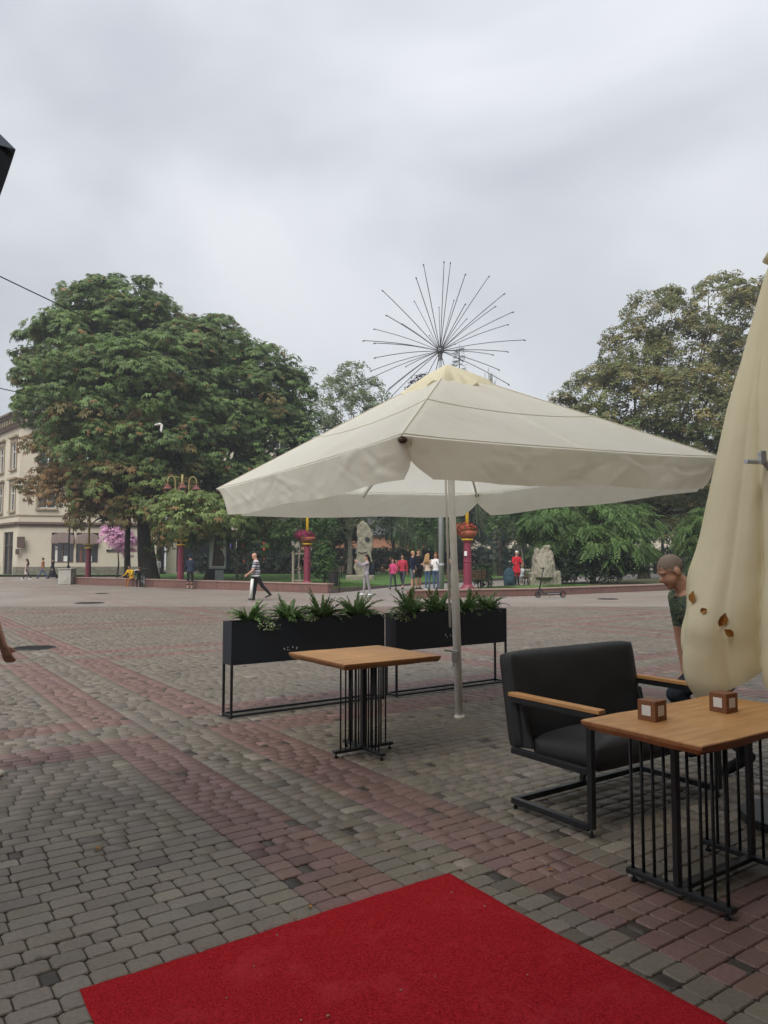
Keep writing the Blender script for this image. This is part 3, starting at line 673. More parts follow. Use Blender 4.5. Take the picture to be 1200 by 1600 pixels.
def planter(a0, a1, b0, label, plant_specs, marks, seed):
    L = a1 - a0; D = .21; z0, z1 = .50, .905
    t = thing('planter_box', label, 'planter', W(a0, b0, 0), TH, 'steel planters dividing the terrace from the square')
    m = MB(); th_ = .006
    m.box((L / 2, th_ / 2, (z0 + z1) / 2), (L, th_, z1 - z0)); m.box((L / 2, D - th_ / 2, (z0 + z1) / 2), (L, th_, z1 - z0))
    m.box((th_ / 2, D / 2, (z0 + z1) / 2), (th_, D - 2 * th_, z1 - z0)); m.box((L - th_ / 2, D / 2, (z0 + z1) / 2), (th_, D - 2 * th_, z1 - z0)); m.box((L / 2, D / 2, z0 + .004), (L - 2 * th_, D - 2 * th_, .006))
    # folded rim
    m.box((L / 2, .011, z1 + .0015), (L, .022, .003)); m.box((L / 2, D - .011, z1 + .0015), (L, .022, .003)); m.box((.011, D / 2, z1 + .0015), (.022, D - .044, .003)); m.box((L - .011, D / 2, z1 + .0015), (.022, D - .044, .003))
    box = m.build('box', MT['navy'], t)
    MB().box((L / 2, D / 2, z1 - .05), (L - .02, D - .02, .02)).build('soil', MT['soil'], t)
    q = .022
    for x in (q / 2, L - q / 2):
        for y in (q / 2, D - q / 2): MB().box((x, y, (z0 - .001) / 2), (q, q, z0 - .001)).build('leg', MT['steel'], t, bevel=.002)
    for y in (q / 2, D - q / 2): MB().box((L / 2, y, .02), (L - 2 * q - .002, q * .9, q)).build('foot_rail', MT['steel'], t, bevel=.002)
    for x in (q / 2, L - q / 2): MB().box((x, D / 2, .02), (q * .9, D - 2 * q - .002, q)).build('foot_rail', MT['steel'], t, bevel=.002)
    for k, (mx_, mz, w_, h_) in enumerate(marks): MB().box((mx_, -.0015, mz), (w_, .003, h_), Matrix.Rotation(.3 * (k % 3 - 1), 3, 'Y')).build('emblem_mark', MT['whitep'], box)
    for k, (x, kind, s_, lab) in enumerate(plant_specs):
        if kind == 'j':
            p = frond_plant(t, 'juniper_shrub', x, D / 2, z1 - .04, s_, s_ * .95, 46, seed + k * 7, None); p.location = W(a0, b0); p.rotation_euler.z = TH
            tag(p, lab, 'shrub', 'junipers in the planters')
        else:
            p = flower_plant('alyssum_plant', x, D / 2 - .05, z1 - .03, s_, seed + k * 7, None, n=int(260 + s_ * 1300), droop=.9 if kind == 'd' else 0); p.location = W(a0, b0); p.rotation_euler.z = TH
            tag(p, lab, 'flowers', 'white flowers in the planters')
planter(2.862, 4.64, 6.615, 'navy steel planter on thin legs, left one of the pair',
        [(.22, 'j', .27, 'juniper shrub at the left end of the left planter'), (.66, 'j', .31, 'second juniper from the left end of the left planter'), (1.05, 'j', .33, 'tall dense juniper in the middle right of the left planter'), (1.48, 'j', .34, 'spreading juniper at the right end of the left planter'),
         (.40, 'd', .13, 'clump of white flowers spilling over the left planter front by its left juniper'), (.86, 'f', .11, 'pale flowers between second and third juniper of the left planter'), (1.62, 'f', .07, 'small pale flower clump at the right end of the left planter')],
        [(.56, .62, .008, .016), (.595, .61, .006, .010), (.60, .632, .014, .006), (.615, .605, .006, .008), (.655, .632, .009, .014), (.70, .62, .008, .024)], 11)
planter(4.785, 6.46, 6.60, 'navy steel planter on thin legs behind the parasol pole, right one of the pair',
        [(.28, 'j', .34, 'juniper leaning left at the left end of the right planter'), (.66, 'j', .34, 'upright juniper just left of the parasol pole in the right planter'), (1.10, 'j', .33, 'juniper just right of the parasol pole in the right planter'), (1.45, 'j', .30, 'juniper at the right end of the right planter'),
         (.10, 'd', .12, 'white flowers spilling over the left end of the right planter'), (.88, 'f', .08, 'pale flowers directly behind the parasol pole in the right planter'), (1.24, 'd', .09, 'white flowers between the two right junipers of the right planter')],
        [(.70, .64, .010, .018), (.725, .615, .007, .014), (.775, .63, .007, .018), (.80, .61, .006, .012)], 91)

# ================================================================== TABLES
def table_top(name, LX, LY, z1, th_, parent, seed):
    rr = random.Random(seed); ph = [rr.uniform(0, 6) for _ in range(8)]
    n = 40; ring = []
    def edge(u, k): return .005 * math.sin(u * 7 + ph[k]) + .003 * math.sin(u * 19 + ph[k + 4])
    for i in range(n): ring.append((-LX / 2 + LX * i / n, -LY / 2 + edge(i / n, 0)))
    for i in range(n): ring.append((LX / 2 + .4 * edge(i / n, 1), -LY / 2 + LY * i / n))
    for i in range(n): ring.append((LX / 2 - LX * i / n, LY / 2 + edge(i / n, 2)))
    for i in range(n): ring.append((-LX / 2 + .4 * edge(i / n, 3), LY / 2 - LY * i / n))
    N_ = len(ring); V = []; rows = []
    for ins, z in ((.004, z1), (0, z1 - .004), (.003, z1 - th_ * .45), (.022, z1 - th_)):
        for k, (x, y) in enumerate(ring):
            f = 1 + .25 * math.sin(k * .37 + ph[2]); V.append((x - math.copysign(ins * f, x) * (abs(x) > LX / 2 - .02), y - math.copysign(ins * f, y) * (abs(y) > LY / 2 - .02), z))
    F = []
    for r_ in range(3): F += [(r_ * N_ + (i + 1) % N_, r_ * N_ + i, (r_ + 1) * N_ + i, (r_ + 1) * N_ + (i + 1) % N_) for i in range(N_)]
    m = MB(); m.mi = 1; m.add(V, F); m.mi = 0; m.add(V[:N_], [tuple(range(N_))]); m.mi = 1; m.add(V[3 * N_:], [tuple(range(N_ - 1, -1, -1))])
    return m.build(name, [MT['oak'], MT['oak_edge']], parent)
def square_table():
    t = thing('square_table', 'square wooden-top cafe table on a black rod pedestal beside the planters', 'table', W(3.215, 4.87), TH)
    table_top('tabletop', .87, .85, .765, .045, t, 3)
    h0, h1 = .055, .718
    m = MB(); m.box((0, 0, .045), (.54, .045, .022)); m.build('foot_bar', MT['steel'], t, bevel=.003)
    m = MB(); m.box((0, .1475, .045), (.045, .25, .022)); m.box((0, -.1475, .045), (.045, .25, .022)); m.build('foot_bar', MT['steel'], t, bevel=.003)
    for x, y in ((.25, 0), (-.25, 0), (0, .25), (0, -.25)): MB().lathe([(.015, 0), (.015, .012), (.006, .014), (.006, .034)], 10, (x, y, 0)).build('levelling_foot', MT['black'], t)
    MB().box((0, 0, (h0 + h1) / 2), (.04, .04, h1 - h0 - .004)).build('post', MT['steel'], t, bevel=.002)
    for k in (-.21, -.165, -.12, -.07, .07, .12, .165, .21):
        for x, y in ((k, 0), (0, k)): MB().tube([(x, y, h0), (x, y, h1)], .0065, 8).build('rod', MT['steel'], t, smooth=True)
    MB().box((0, 0, .712), (.46, .05, .008)).build('top_bracket', MT['steel'], t); MB().box((0, .128, .712), (.05, .2, .008)).build('top_bracket', MT['steel'], t); MB().box((0, -.128, .712), (.05, .2, .008)).build('top_bracket', MT['steel'], t)
square_table()
def long_table():
    t = thing('long_table', 'rectangular wooden-top table with black rod panel legs in the right foreground', 'table', W(3.285, 2.01), TH)
    table_top('tabletop', 1.10, .615, .762, .042, t, 8)
    for x in (-.285, .33):
        p = MB().box((x, 0, .045), (.045, .52, .025)).build('foot_bar', MT['steel'], t, bevel=.003)
        for y in (-.23, .23): MB().lathe([(.015, 0), (.015, .012), (.006, .014), (.006, .033)], 10, (x, y, 0)).build('levelling_foot', MT['black'], t)
        MB().box((x, 0, .387), (.034, .026, .655)).build('post', MT['steel'], t, bevel=.002)
        for k in (-.235, -.176, -.118, -.059, .059, .118, .176, .235): MB().tube([(x, k, .058), (x, k, .716)], .0075, 8).build('rod', MT['steel'], t, smooth=True)
        MB().box((x, 0, .7165), (.05, .50, .006)).build('top_bracket', MT['steel'], t)
    MB().box((.0225, 0, .043), (.565, .04, .022)).build('floor_rail', MT['steel'], t, bevel=.003)
long_table()
def wood_cube(a, b, rz, label):
    s_ = .092
    t = thing('wooden_cube', label, 'cube', W(a, b, .762), TH + rz, 'wooden cubes on the long table')
    MB().box((0, 0, s_ / 2 + .0005), (s_, s_, s_)).build('block', MT['cube'], t, bevel=.0015)
    for M_ in (0, math.pi / 2):
        MB().box((-s_ / 2 - .0006, 0, s_ * .52), (.0012, .046, .046)).build('sticker', MT['whitep'], t, rz=M_)
wood_cube(3.005, 2.125, .04, 'dark wooden cube with pale stickers nearer the left corner of the long table')
wood_cube(3.455, 2.04, -.05, 'dark wooden cube with pale stickers near the far right end of the long table')

# ================================================================== LOVESEAT
def loveseat():
    a0, a1, b0, b1 = 3.25, 4.51, 2.685, 3.30
    t = thing('loveseat', 'charcoal upholstered two-seat armchair with black sled frame and wooden armrests', 'armchair', W(a0, b0), TH)
    Wd = a1 - a0; D = b1 - b0; q = .035
    for x in (q / 2, Wd - q / 2):
        MB().box((x, D / 2 + q / 2 + .001, .03 + q / 2), (q, D - q, q)).build('floor_rail', MT['steel'], t, bevel=.003)
        MB().box((x, q / 2, .03 + .325), (q, q, .65 - .03)).build('front_post', MT['steel'], t, bevel=.003)
        MB().box((x, D / 2 - .015, .652), (q * 1.3, D + .03, .032)).build('arm_rail', MT['steel'], t, bevel=.003)
        MB().box((x, D / 2 - .03, .682), (.058, D + .07, .024)).build('armrest', MT['oak'] if False else wood_arm, t, bevel=.004)
        MB().box((x, D / 2 + q / 2, .345), (q * .95, D - q - .004, .036)).build('seat_rail', MT['steel'], t, bevel=.003)
        for y in (.02, D - .02): MB().lathe([(.014, 0), (.014, .014), (.007, .016), (.007, .034)], 10, (x, y, 0)).build('levelling_foot', MT['black'], t)
    MB().box((Wd / 2, D - q / 2, .03 + q / 2), (Wd - 2 * q - .002, q, q)).build('back_rail', MT['steel'], t, bevel=.003)
    MB().bar((Wd / 2, D - .02, .066), (Wd / 2, D - .07, .33), .03).build('back_leg', MT['steel'], t)
    # seat cushion: puffed box
    def cushion(name, L, Dp, H, M, puff, seed, bw=.03):
        nx, ny = 28, 18; V = []; F = []; rr = random.Random(seed); ph = [rr.uniform(0, 6) for _ in range(6)]
        def p(u, v, top):
            e = 1 - max(abs(u), abs(v)) ** 6; k = (1 - abs(u) ** 5) * (1 - abs(v) ** 5)
            w1 = .004 * math.sin(u * 6 + ph[0]) * math.sin(v * 5 + ph[1]) * k
            rx = L / 2 - bw * (abs(v) ** 12) * .4 - (0 if top == 0 else bw * .4); ry = Dp / 2 - bw * (abs(u) ** 12) * .4 - (0 if top == 0 else bw * .4)
            z = {1: H / 2 + puff * k + w1, -1: -H / 2, 0: 0}[top]
            if top == 1: z -= bw * .9 * (max(abs(u), abs(v)) ** 14)
            return M @ Vector((u * rx, v * ry, z))
        sp = lambda i, n_: math.sin((i / n_ - .5) * math.pi)
        for top in (1, -1):
            base_ = len(V)
            for j in range(ny + 1):
                for i in range(nx + 1): V.append(p(sp(i, nx), sp(j, ny), top))
            for j in range(ny):
                for i in range(nx):
                    a_ = base_ + j * (nx + 1) + i; f = (a_, a_ + 1, a_ + nx + 2, a_ + nx + 1); F.append(f if top == 1 else f[::-1])
        rim = [(0, j) for j in range(0)]
        idx = [i for i in range(nx + 1)] + [j * (nx + 1) + nx for j in range(1, ny + 1)] + [ny * (nx + 1) + i for i in range(nx - 1, -1, -1)] + [j * (nx + 1) for j in range(ny - 1, 0, -1)]
        off = (nx + 1) * (ny + 1); mid = len(V); lv = [(-1 + 2 * 0, 0)]
        for ii in idx:
            c_ = (V[ii] + V[ii + off]) / 2; o_ = M @ Vector((0, 0, 0)); lo_ = M.inverted() @ c_; lo_.x *= 1 + bw * .5 / L; lo_.y *= 1 + bw * .5 / Dp; V.append(M @ lo_)
        n_ = len(idx)
        for k in range(n_):
            k2 = (k + 1) % n_; F += [(idx[k], mid + k, mid + k2, idx[k2]), (mid + k, idx[k] + off, idx[k2] + off, mid + k2)]
        return MB().add(V, F).build(name, MT['leather'], t, smooth=True)
    cushion('seat_cushion', Wd - 2 * q - .05, D - .09, .14, Matrix.Translation((Wd / 2, D / 2 - .055, .395)) @ Matrix.Rotation(R(-4), 4, 'X') , .035, 2)
    # backrest leans back; its lower end sits behind the cushion
    Mb = Matrix.Translation((Wd / 2, D + .015, .64)) @ Matrix.Rotation(R(-9), 4, 'X') @ Matrix.Rotation(R(90), 4, 'X')
    cushion('backrest', Wd - .03, .60, .125, Mb, .010, 3)
    for x in (.06, Wd - .06):      # upholstered side wing under the armrest, beside the seat
        MB().prism([(D - .14, .37), (D - .03, .36), (D + .03, .62), (D - .06, .62), (D - .1, .45)], .035, Matrix.Rotation(R(90), 3, 'Z'), (x, 0, 0)).build('side_panel', MT['leather'], t, bevel=.008)
wood_arm = wood_mat('armrest_oak', (.38, .18, .06), (.6, .32, .13), axis='Y')
loveseat()

# ================================================================== FOLIAGE
def leaf_template(kind):
    V = []; F = []
    def rh(p, d, l, w_, dz=0.0, lift=.0):
        p = np.array(p); d = np.array(d, float); d /= np.linalg.norm(d); s_ = np.array((-d[1], d[0], 0)); o = len(V)
        V.extend([p, p + d * l * .55 + s_ * w_ + np.array((0, 0, lift)), p + d * l + np.array((0, 0, dz)), p + d * l * .55 - s_ * w_ + np.array((0, 0, lift))]); F.append((o, o + 1, o + 2, o + 3))
    if kind == 'palm':
        for a, l in ((0, 1), (.75, .92), (-.75, .92), (1.5, .7), (-1.5, .7)): rh((0, 0, 0), (math.cos(a), math.sin(a), 0), l, .17, -.28, .03)
    elif kind == 'simple': rh((0, 0, 0), (1, 0, 0), 1, .36, -.12, .06)
    elif kind == 'pair':
        rh((0, 0, 0), (1, .35, 0), 1, .3, -.15, .05); rh((.1, 0, -.1), (.5, -1, 0), .9, .3, -.2, .05); rh((-.2, .1, .05), (-.4, 1, 0), .8, .3, -.2, .05)
    elif kind == 'pinnate':
        for k in range(5):
            x = .12 + .19 * k; z = -.22 * x * x
            for s_ in (1, -1): rh((x, 0, z), (.55, s_, 0), .40 - .03 * k, .075, -.1, .01)
        rh((1.05, 0, -.25), (1, 0, 0), .3, .07, -.1)
    elif kind == 'strand':
        for k in range(7):
            for s_ in (1, -1): rh((.14 * k, .0, 0), (.7, s_ * .8, .25 * s_), .16, .045, 0, 0)
    return np.array(V), np.array(F)
TPL = {k: leaf_template(k) for k in ('palm', 'simple', 'pair', 'pinnate', 'strand')}
def leaves_mesh(name, pos, nrm, fwd, size, col, kind, parent, matl=None):
    TV, TF = TPL[kind]; n = len(pos); k = len(TV)
    z = nrm / (np.linalg.norm(nrm, axis=1, keepdims=True) + 1e-9)
    x = fwd - z * (fwd * z).sum(1, keepdims=True); x /= np.linalg.norm(x, axis=1, keepdims=True) + 1e-9
    y = np.cross(z, x)
    V = pos[:, None] + size[:, None, None] * (TV[None, :, :1] * x[:, None] + TV[None, :, 1:2] * y[:, None] + TV[None, :, 2:] * z[:, None])
    F = (TF[None] + (np.arange(n) * k)[:, None, None]).reshape(-1, TF.shape[1])
    return np_mesh(name, V.reshape(-1, 3), F, matl or MT['leaf'], np.repeat(col, k, axis=0), parent=parent)
def rand_dir(n, r):
    d = r.normal(0, 1, (n, 3)); return d / np.linalg.norm(d, axis=1, keepdims=True)
def crown(name, lobes, kind, leaf, dens, parent, seed, clump=.8, gap=0.0, droop=.5, inner=.25, flat=.78, up=.55):
    """lobes: (x,y,z,rx,ry,rz,(green rgb),(brown rgb),brown fraction)"""
    r = np.random.default_rng(seed); P = []; Nn = []; Fw = []; Sz = []; Cc = []
    for (x, y, z, rx, ry, rz, g, bw, bf) in lobes:
        area = 4 * math.pi * ((rx * ry) ** 1.6 / 3 + (rx * rz) ** 1.6 / 3 + (ry * rz) ** 1.6 / 3) ** (1 / 1.6)
        ncl = max(6, int(area / (clump * clump * 1.5) * (1 - gap)))
        dirs = rand_dir(ncl, r); dirs[:, 2] = np.where(dirs[:, 2] < -.55, -dirs[:, 2], dirs[:, 2])
        rad = np.where(r.random(ncl) < inner, r.uniform(.45, .8, ncl), r.uniform(.8, 1.06, ncl))
        cc = np.array((x, y, z)) + dirs * rad[:, None] * np.array((rx, ry, rz))
        for c, d in zip(cc, dirs):
            m = max(4, int(dens * r.uniform(.6, 1.4))); rc = clump * r.uniform(.6, 1.25)
            q = rand_dir(m, r) + d * .75 + np.array((0, 0, .55)); q /= np.linalg.norm(q, axis=1, keepdims=True)
            P.append(c + q * rc * r.uniform(.7, 1.05, (m, 1)) * np.array((1.15, 1.15, flat)))
            nn = q * .7 + np.array((0, 0, up)) + r.normal(0, .28, (m, 3)); Nn.append(nn)
            ff = q * np.array((1, 1, .3)) + np.array((0, 0, -droop)) + r.normal(0, .25, (m, 3)); Fw.append(ff)
            Sz.append(leaf * r.uniform(.7, 1.3, m))
            tint = r.uniform(.75, 1.25) * (np.array(g) if r.random() > bf else np.array(bw) * .6 + np.array(g) * .4)
            col = tint * r.uniform(.7, 1.35, (m, 1)); br = r.random(m) < bf * .7; col[br] = np.array(bw) * r.uniform(.7, 1.3, (br.sum(), 1)); Cc.append(col)
    return leaves_mesh(name, np.concatenate(P), np.concatenate(Nn), np.concatenate(Fw), np.concatenate(Sz), np.concatenate(Cc), kind, parent)
def limbs(name, base, lobes, r0, fork, parent, matl, seed, every=1):
    rr = random.Random(seed); m = MB(); base = Vector(base); top = Vector(fork)
    pts = [base + Vector((0, 0, -.1)), base.lerp(top, .12), base.lerp(top, .5) + Vector((rr.uniform(-.1, .1), rr.uniform(-.1, .1), 0)), top]
    m.tube(pts, [r0 * 1.45, r0 * 1.08, r0 * .92, r0 * .75], 14)
    for k, lb in enumerate(lobes):
        if k % every: continue
        e = Vector(lb[:3]); mid = top.lerp(e, .5) + Vector((rr.uniform(-.6, .6), rr.uniform(-.6, .6), rr.uniform(.2, .9)))
        m.tube([top - Vector((0, 0, .3)), top.lerp(mid, .5) + Vector((0, 0, .15)), mid, e], [r0 * .5, r0 * .38, r0 * .28, r0 * .05], 7)
        for j in range(3):
            f = e + Vector((rr.uniform(-1, 1) * lb[3], rr.uniform(-1, 1) * lb[4], rr.uniform(-.5, 1) * lb[5])) * .7
            m.tube([mid.lerp(e, rr.uniform(.2, .9)), (mid.lerp(e, .7) + f) / 2 + Vector((0, 0, .2)), f], [r0 * .15, r0 * .09, r0 * .03], 5)
    return m.build(name, matl, parent, smooth=True)

def px(u, v, d):      # a point d metres ahead that the photo shows at (u, v): used only while placing the far crowns
    y = (800 - v) / 1150; th_ = math.atan(75 / 1150); k = d / (math.cos(th_) - y * math.sin(th_))
    return ((u - 600) / 1150 * k, d, 1.5 + k * (math.sin(th_) + y * math.cos(th_)))
GREEN = (.122, .185, .058); GREEN2 = (.16, .215, .066); BROWN = (.23, .135, .055); OLIVE = (.15, .14, .055)
def lobe(u, v, r_, d, dd=0, g=GREEN, b_=BROWN, bf=.04, flat=1.0):
    x, y, z = px(u, v, d + dd); rad = r_ * d / 1150
    return (x, y, z, rad, rad * .95, rad * .85 * flat, g, b_, bf)

# --- the big horse chestnut on the left
def chestnut_big():
    d = 48; base = (px(233, 905, d)[0], d, .1)
    t = thing('chestnut_tree', 'huge horse chestnut with browning lower leaves and thick dark trunk at the left', 'tree', base)
    L = [lobe(165, 516, 68, d, 1), lobe(108, 545, 55, d, 0), lobe(225, 530, 70, d, 1.5), lobe(72, 590, 36, d), lobe(135, 610, 80, d, -2.5), lobe(225, 615, 85, d, -3), lobe(85, 640, 45, d, .5),
         lobe(290, 590, 70, d, 0, bf=.1), lobe(165, 690, 75, d, -3.5, bf=.12), lobe(255, 700, 80, d, -2, bf=.1), lobe(100, 700, 42, d, 0, GREEN, BROWN, .55), lobe(85, 765, 38, d, .5, OLIVE, BROWN, .75), lobe(125, 775, 48, d, -2, OLIVE, BROWN, .65),
         lobe(185, 775, 58, d, -4, GREEN2, BROWN, .35), lobe(240, 790, 52, d, -3.5, GREEN2, BROWN, .25), lobe(155, 815, 30, d, -3, OLIVE, BROWN, .5), lobe(280, 818, 34, d, -3, GREEN2, BROWN, .15), lobe(300, 760, 50, d, 1), lobe(270, 850, 22, d, -2, GREEN2, BROWN, .3), lobe(58, 640, 28, d, 1), lobe(62, 545, 28, d, 1), lobe(200, 480, 50, d, 1), lobe(140, 470, 40, d, 1), lobe(300, 540, 45, d, 1, bf=.12), lobe(150, 560, 90, d, 4), lobe(200, 660, 110, d, 4), lobe(325, 660, 60, d, 0)]
    L = [(x - base[0], y - base[1], z - base[2], *r) for (x, y, z, *r) in L]
    limbs('trunk', (0, 0, 0), L, .58, (-.5, .3, 4.2), t, MT['bark'], 1)
    crown('crown', L, 'palm', .29, 28, t, 21, clump=.85, inner=.18)
chestnut_big()
def chestnut_second():
    d = 51; base = (px(330, 900, d)[0], d, .1)
    t = thing('chestnut_tree', 'dark green horse chestnut adjoining the huge one on its right', 'tree', base)
    L = [lobe(345, 575, 60, d, 0), lobe(400, 600, 62, d, 0), lobe(445, 615, 38, d, 1, GREEN, BROWN, .02), lobe(455, 665, 35, d, 0, (.105, .175, .058), BROWN, .0), lobe(360, 650, 75, d, -2), lobe(425, 690, 55, d, -1), lobe(340, 720, 70, d, -3), lobe(420, 760, 60, d, -2, (.095, .155, .052)),
         lobe(305, 822, 36, d, -11.5, GREEN2, BROWN, .08), lobe(345, 812, 26, d, -10, GREEN2, BROWN, .03), lobe(270, 805, 22, d, -11.5, GREEN2, BROWN, .1), lobe(350, 815, 45, d, -3), lobe(440, 815, 42, d, -1, (.095, .155, .052)), lobe(395, 835, 35, d, -1, GREEN2, BROWN, .12), lobe(470, 600, 22, d, 2, (.105, .175, .058), BROWN, 0), lobe(380, 640, 95, d, 4), lobe(300, 700, 60, d, 0), lobe(310, 770, 50, d, 0), lobe(375, 785, 50, d, -2), lobe(330, 850, 28, d, -2), lobe(415, 848, 32, d, 0, (.095, .155, .052)), lobe(460, 840, 30, d, 2, (.095, .155, .052)), lobe(335, 535, 40, d, 1), lobe(470, 720, 30, d, 1, (.095, .155, .052), BROWN, 0)]
    L = [(x - base[0], y - base[1], z - base[2], *r) for (x, y, z, *r) in L]
    limbs('trunk', (0, 0, 0), L, .4, (.3, .2, 4.0), t, MT['bark'], 2)
    crown('crown', L, 'palm', .29, 24, t, 22, clump=.88, inner=.18)
chestnut_second()
def slim_trunk_tree():
    d = 49; base = (px(199, 900, d)[0], d, .1)
    t = thing('chestnut_tree', 'slim chestnut trunk just left of the thick trunk, crown merged with the huge tree', 'tree', base)
    L = [lobe(190, 720, 60, d, 1), lobe(160, 760, 45, d, 2, OLIVE, BROWN, .4), lobe(215, 770, 45, d, 2)]
    L = [(x - base[0], y - base[1], z - base[2], *r) for (x, y, z, *r) in L]
    limbs('trunk', (0, 0, 0), L, .2, (0, 0, 4.5), t, MT['bark'], 3); crown('crown', L, 'palm', .36, 12, t, 23, clump=.9)
slim_trunk_tree()
# --- linden on the right
def linden():
    d = 52; base = (px(1006, 905, d)[0], d, .15)
    t = thing('linden_tree', 'tall linden with yellowing tan leaves and sky gaps on the right', 'tree', base)
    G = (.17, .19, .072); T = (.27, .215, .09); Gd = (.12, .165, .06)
    L = [lobe(1125, 480, 48, d, 0, G, T, .24), lobe(1030, 500, 48, d, 0, G, T, .2), lobe(1175, 480, 42, d, 0, G, T, .24), lobe(990, 560, 50, d, 0, G, T, .2), lobe(1080, 560, 65, d, 0, G, T, .2), lobe(1170, 570, 62, d, 1, G, T, .18), lobe(930, 620, 42, d, 0, G, T, .18), lobe(880, 650, 30, d, 0, G, T, .2),
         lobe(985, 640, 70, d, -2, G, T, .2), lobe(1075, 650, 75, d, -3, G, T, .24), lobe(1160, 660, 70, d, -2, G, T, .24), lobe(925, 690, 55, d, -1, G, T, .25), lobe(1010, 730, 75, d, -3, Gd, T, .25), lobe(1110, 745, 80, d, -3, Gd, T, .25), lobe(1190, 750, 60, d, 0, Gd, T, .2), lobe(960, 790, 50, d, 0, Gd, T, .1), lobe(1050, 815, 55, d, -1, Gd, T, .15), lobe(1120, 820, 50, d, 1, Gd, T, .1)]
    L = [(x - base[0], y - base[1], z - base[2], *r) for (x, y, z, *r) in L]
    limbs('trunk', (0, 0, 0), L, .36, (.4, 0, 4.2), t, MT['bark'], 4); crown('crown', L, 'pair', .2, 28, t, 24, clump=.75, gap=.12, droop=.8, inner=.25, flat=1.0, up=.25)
linden()
# --- weeping birches, spruce, purple maple behind the parasol
def birch(u, d, ztop, rad, label, seed, g=(.2, .24, .125), n=1300, zlow=3.5):
    x = (u - 600) / 1150 * d; r = np.random.default_rng(seed)
    t = thing('birch_tree', label, 'tree', (x, d, .15))
    m = MB(); m.tube([(0, 0, 0), (.1, 0, ztop * .4), (-.1, .1, ztop * .75), (0, 0, ztop * .98)], [.22, .16, .08, .02], 8)
    tips = []
    for k in range(46):
        f = r.uniform(.25, .97); a = r.uniform(0, 6.28); R_ = rad * (1.15 - f) ** .75 * r.uniform(.45, 1.05); z0 = ztop * f
        e = Vector((R_ * math.cos(a), R_ * math.sin(a), z0 + R_ * r.uniform(.15, .55))); m.tube([(0, 0, z0 * .93), e * .55 + Vector((0, 0, z0 * .46)), e], [.05, .03, .012], 4); tips.append(e)
    m.build('trunk', MT['barkp'], t, smooth=True)
    P = []; N_ = []; Fw = []; Sz = []
    for k in range(n):
        e = tips[r.integers(len(tips))]; s_ = r.uniform(.3, 1.05); p = np.array((e.x * s_, e.y * s_, e.z * (.9 + .1 * s_))) + r.normal(0, .32, 3); L_ = r.uniform(.45, .9)
        for q in range(int(r.uniform(1, 5))):
            if p[2] - q * L_ * .95 < zlow: break
            P.append(p - np.array((0, 0, q * L_ * .92))); N_.append(r.normal(0, 1, 3) * np.array((1, 1, .2))); Fw.append(np.array((r.normal(0, .12), r.normal(0, .12), -1))); Sz.append(L_)
    P = np.array(P); c = np.array(g) * r.uniform(.6, 1.4, (len(P), 1))
    leaves_mesh('crown', P, np.array(N_), np.array(Fw), np.array(Sz), c, 'strand', t)
def pale_birch():
    d = 63; base = (px(546, 900, d)[0], d, .15); t = thing('birch_tree', 'pale airy birch rising between the chestnuts and the cream parasol', 'tree', base); g = (.19, .235, .12)
    L = [lobe(u, v, r_, d, o_, g, (.24, .25, .12), .1) for (u, v, r_, o_) in ((550, 592, 24, 0), (525, 620, 26, 0), (578, 618, 26, 1), (505, 655, 22, 0), (548, 650, 40, -1), (592, 652, 20, 1), (520, 700, 40, 0), (575, 700, 40, 0), (540, 760, 50, 0), (545, 820, 40, 0), (515, 830, 26, -1))]
    L = [(x - base[0], y - base[1], z - base[2], *r) for (x, y, z, *r) in L]
    limbs('trunk', (0, 0, 0), L, .22, (0, 0, 3.4), t, MT['barkp'], 6); crown('crown', L, 'pair', .2, 15, t, 31, clump=.62, gap=.25, droop=1.4, flat=1.15, up=.1)
pale_birch()
birch(772, 68, 19.0, 2.6, 'weeping birch just right of the parasol tip', 32, n=800)
birch(655, 60, 11.0, 3.0, 'smaller weeping birch hidden behind the parasol, drooping over the lawn', 33, (.09, .14, .065), n=900, zlow=2.6)
def spruce(x, y, H, label, seed, col=(.035, .055, .045)):
    t = thing('spruce_tree', label, 'tree', (x, y, .1)); r = np.random.default_rng(seed)
    MB().tube([(0, 0, 0), (0, 0, H)], [.3, .02], 8).build('trunk', MT['bark'], t)
    P = []; N_ = []; Fw = []; Sz = []
    for lv in range(int(H / .42)):
        z = 1.2 + lv * .42; R_ = (H - z) * .2 + .12; nb = int(5 + R_ * 1.6)
        if z > H: break
        for k in range(nb):
            a = r.uniform(0, 6.28); L_ = R_ * r.uniform(.75, 1.15)
            for q in range(max(2, int(L_ / .22))):
                s_ = (q + 1) * .22; P.append((math.cos(a) * s_, math.sin(a) * s_, z - .22 * s_ + .07 * s_ * s_ / max(L_, .3))); N_.append((r.normal(0, .4), r.normal(0, .4), 1)); Fw.append((math.cos(a) + r.normal(0, .6), math.sin(a) + r.normal(0, .6), -.35)); Sz.append(.42)
    P = np.array(P); leaves_mesh('crown', P, np.array(N_), np.array(Fw), np.array(Sz), np.array(col) * r.uniform(.6, 1.5, (len(P), 1)), 'pinnate', t)
spruce(7.7, 74, 23.4, 'tall blue-green spruce whose tip shows beside the firework ornament', 41)
spruce(9.8, 62, 9.5, 'shorter blue spruce behind the bicycle hoop, below the parasol', 42, (.04, .065, .06))
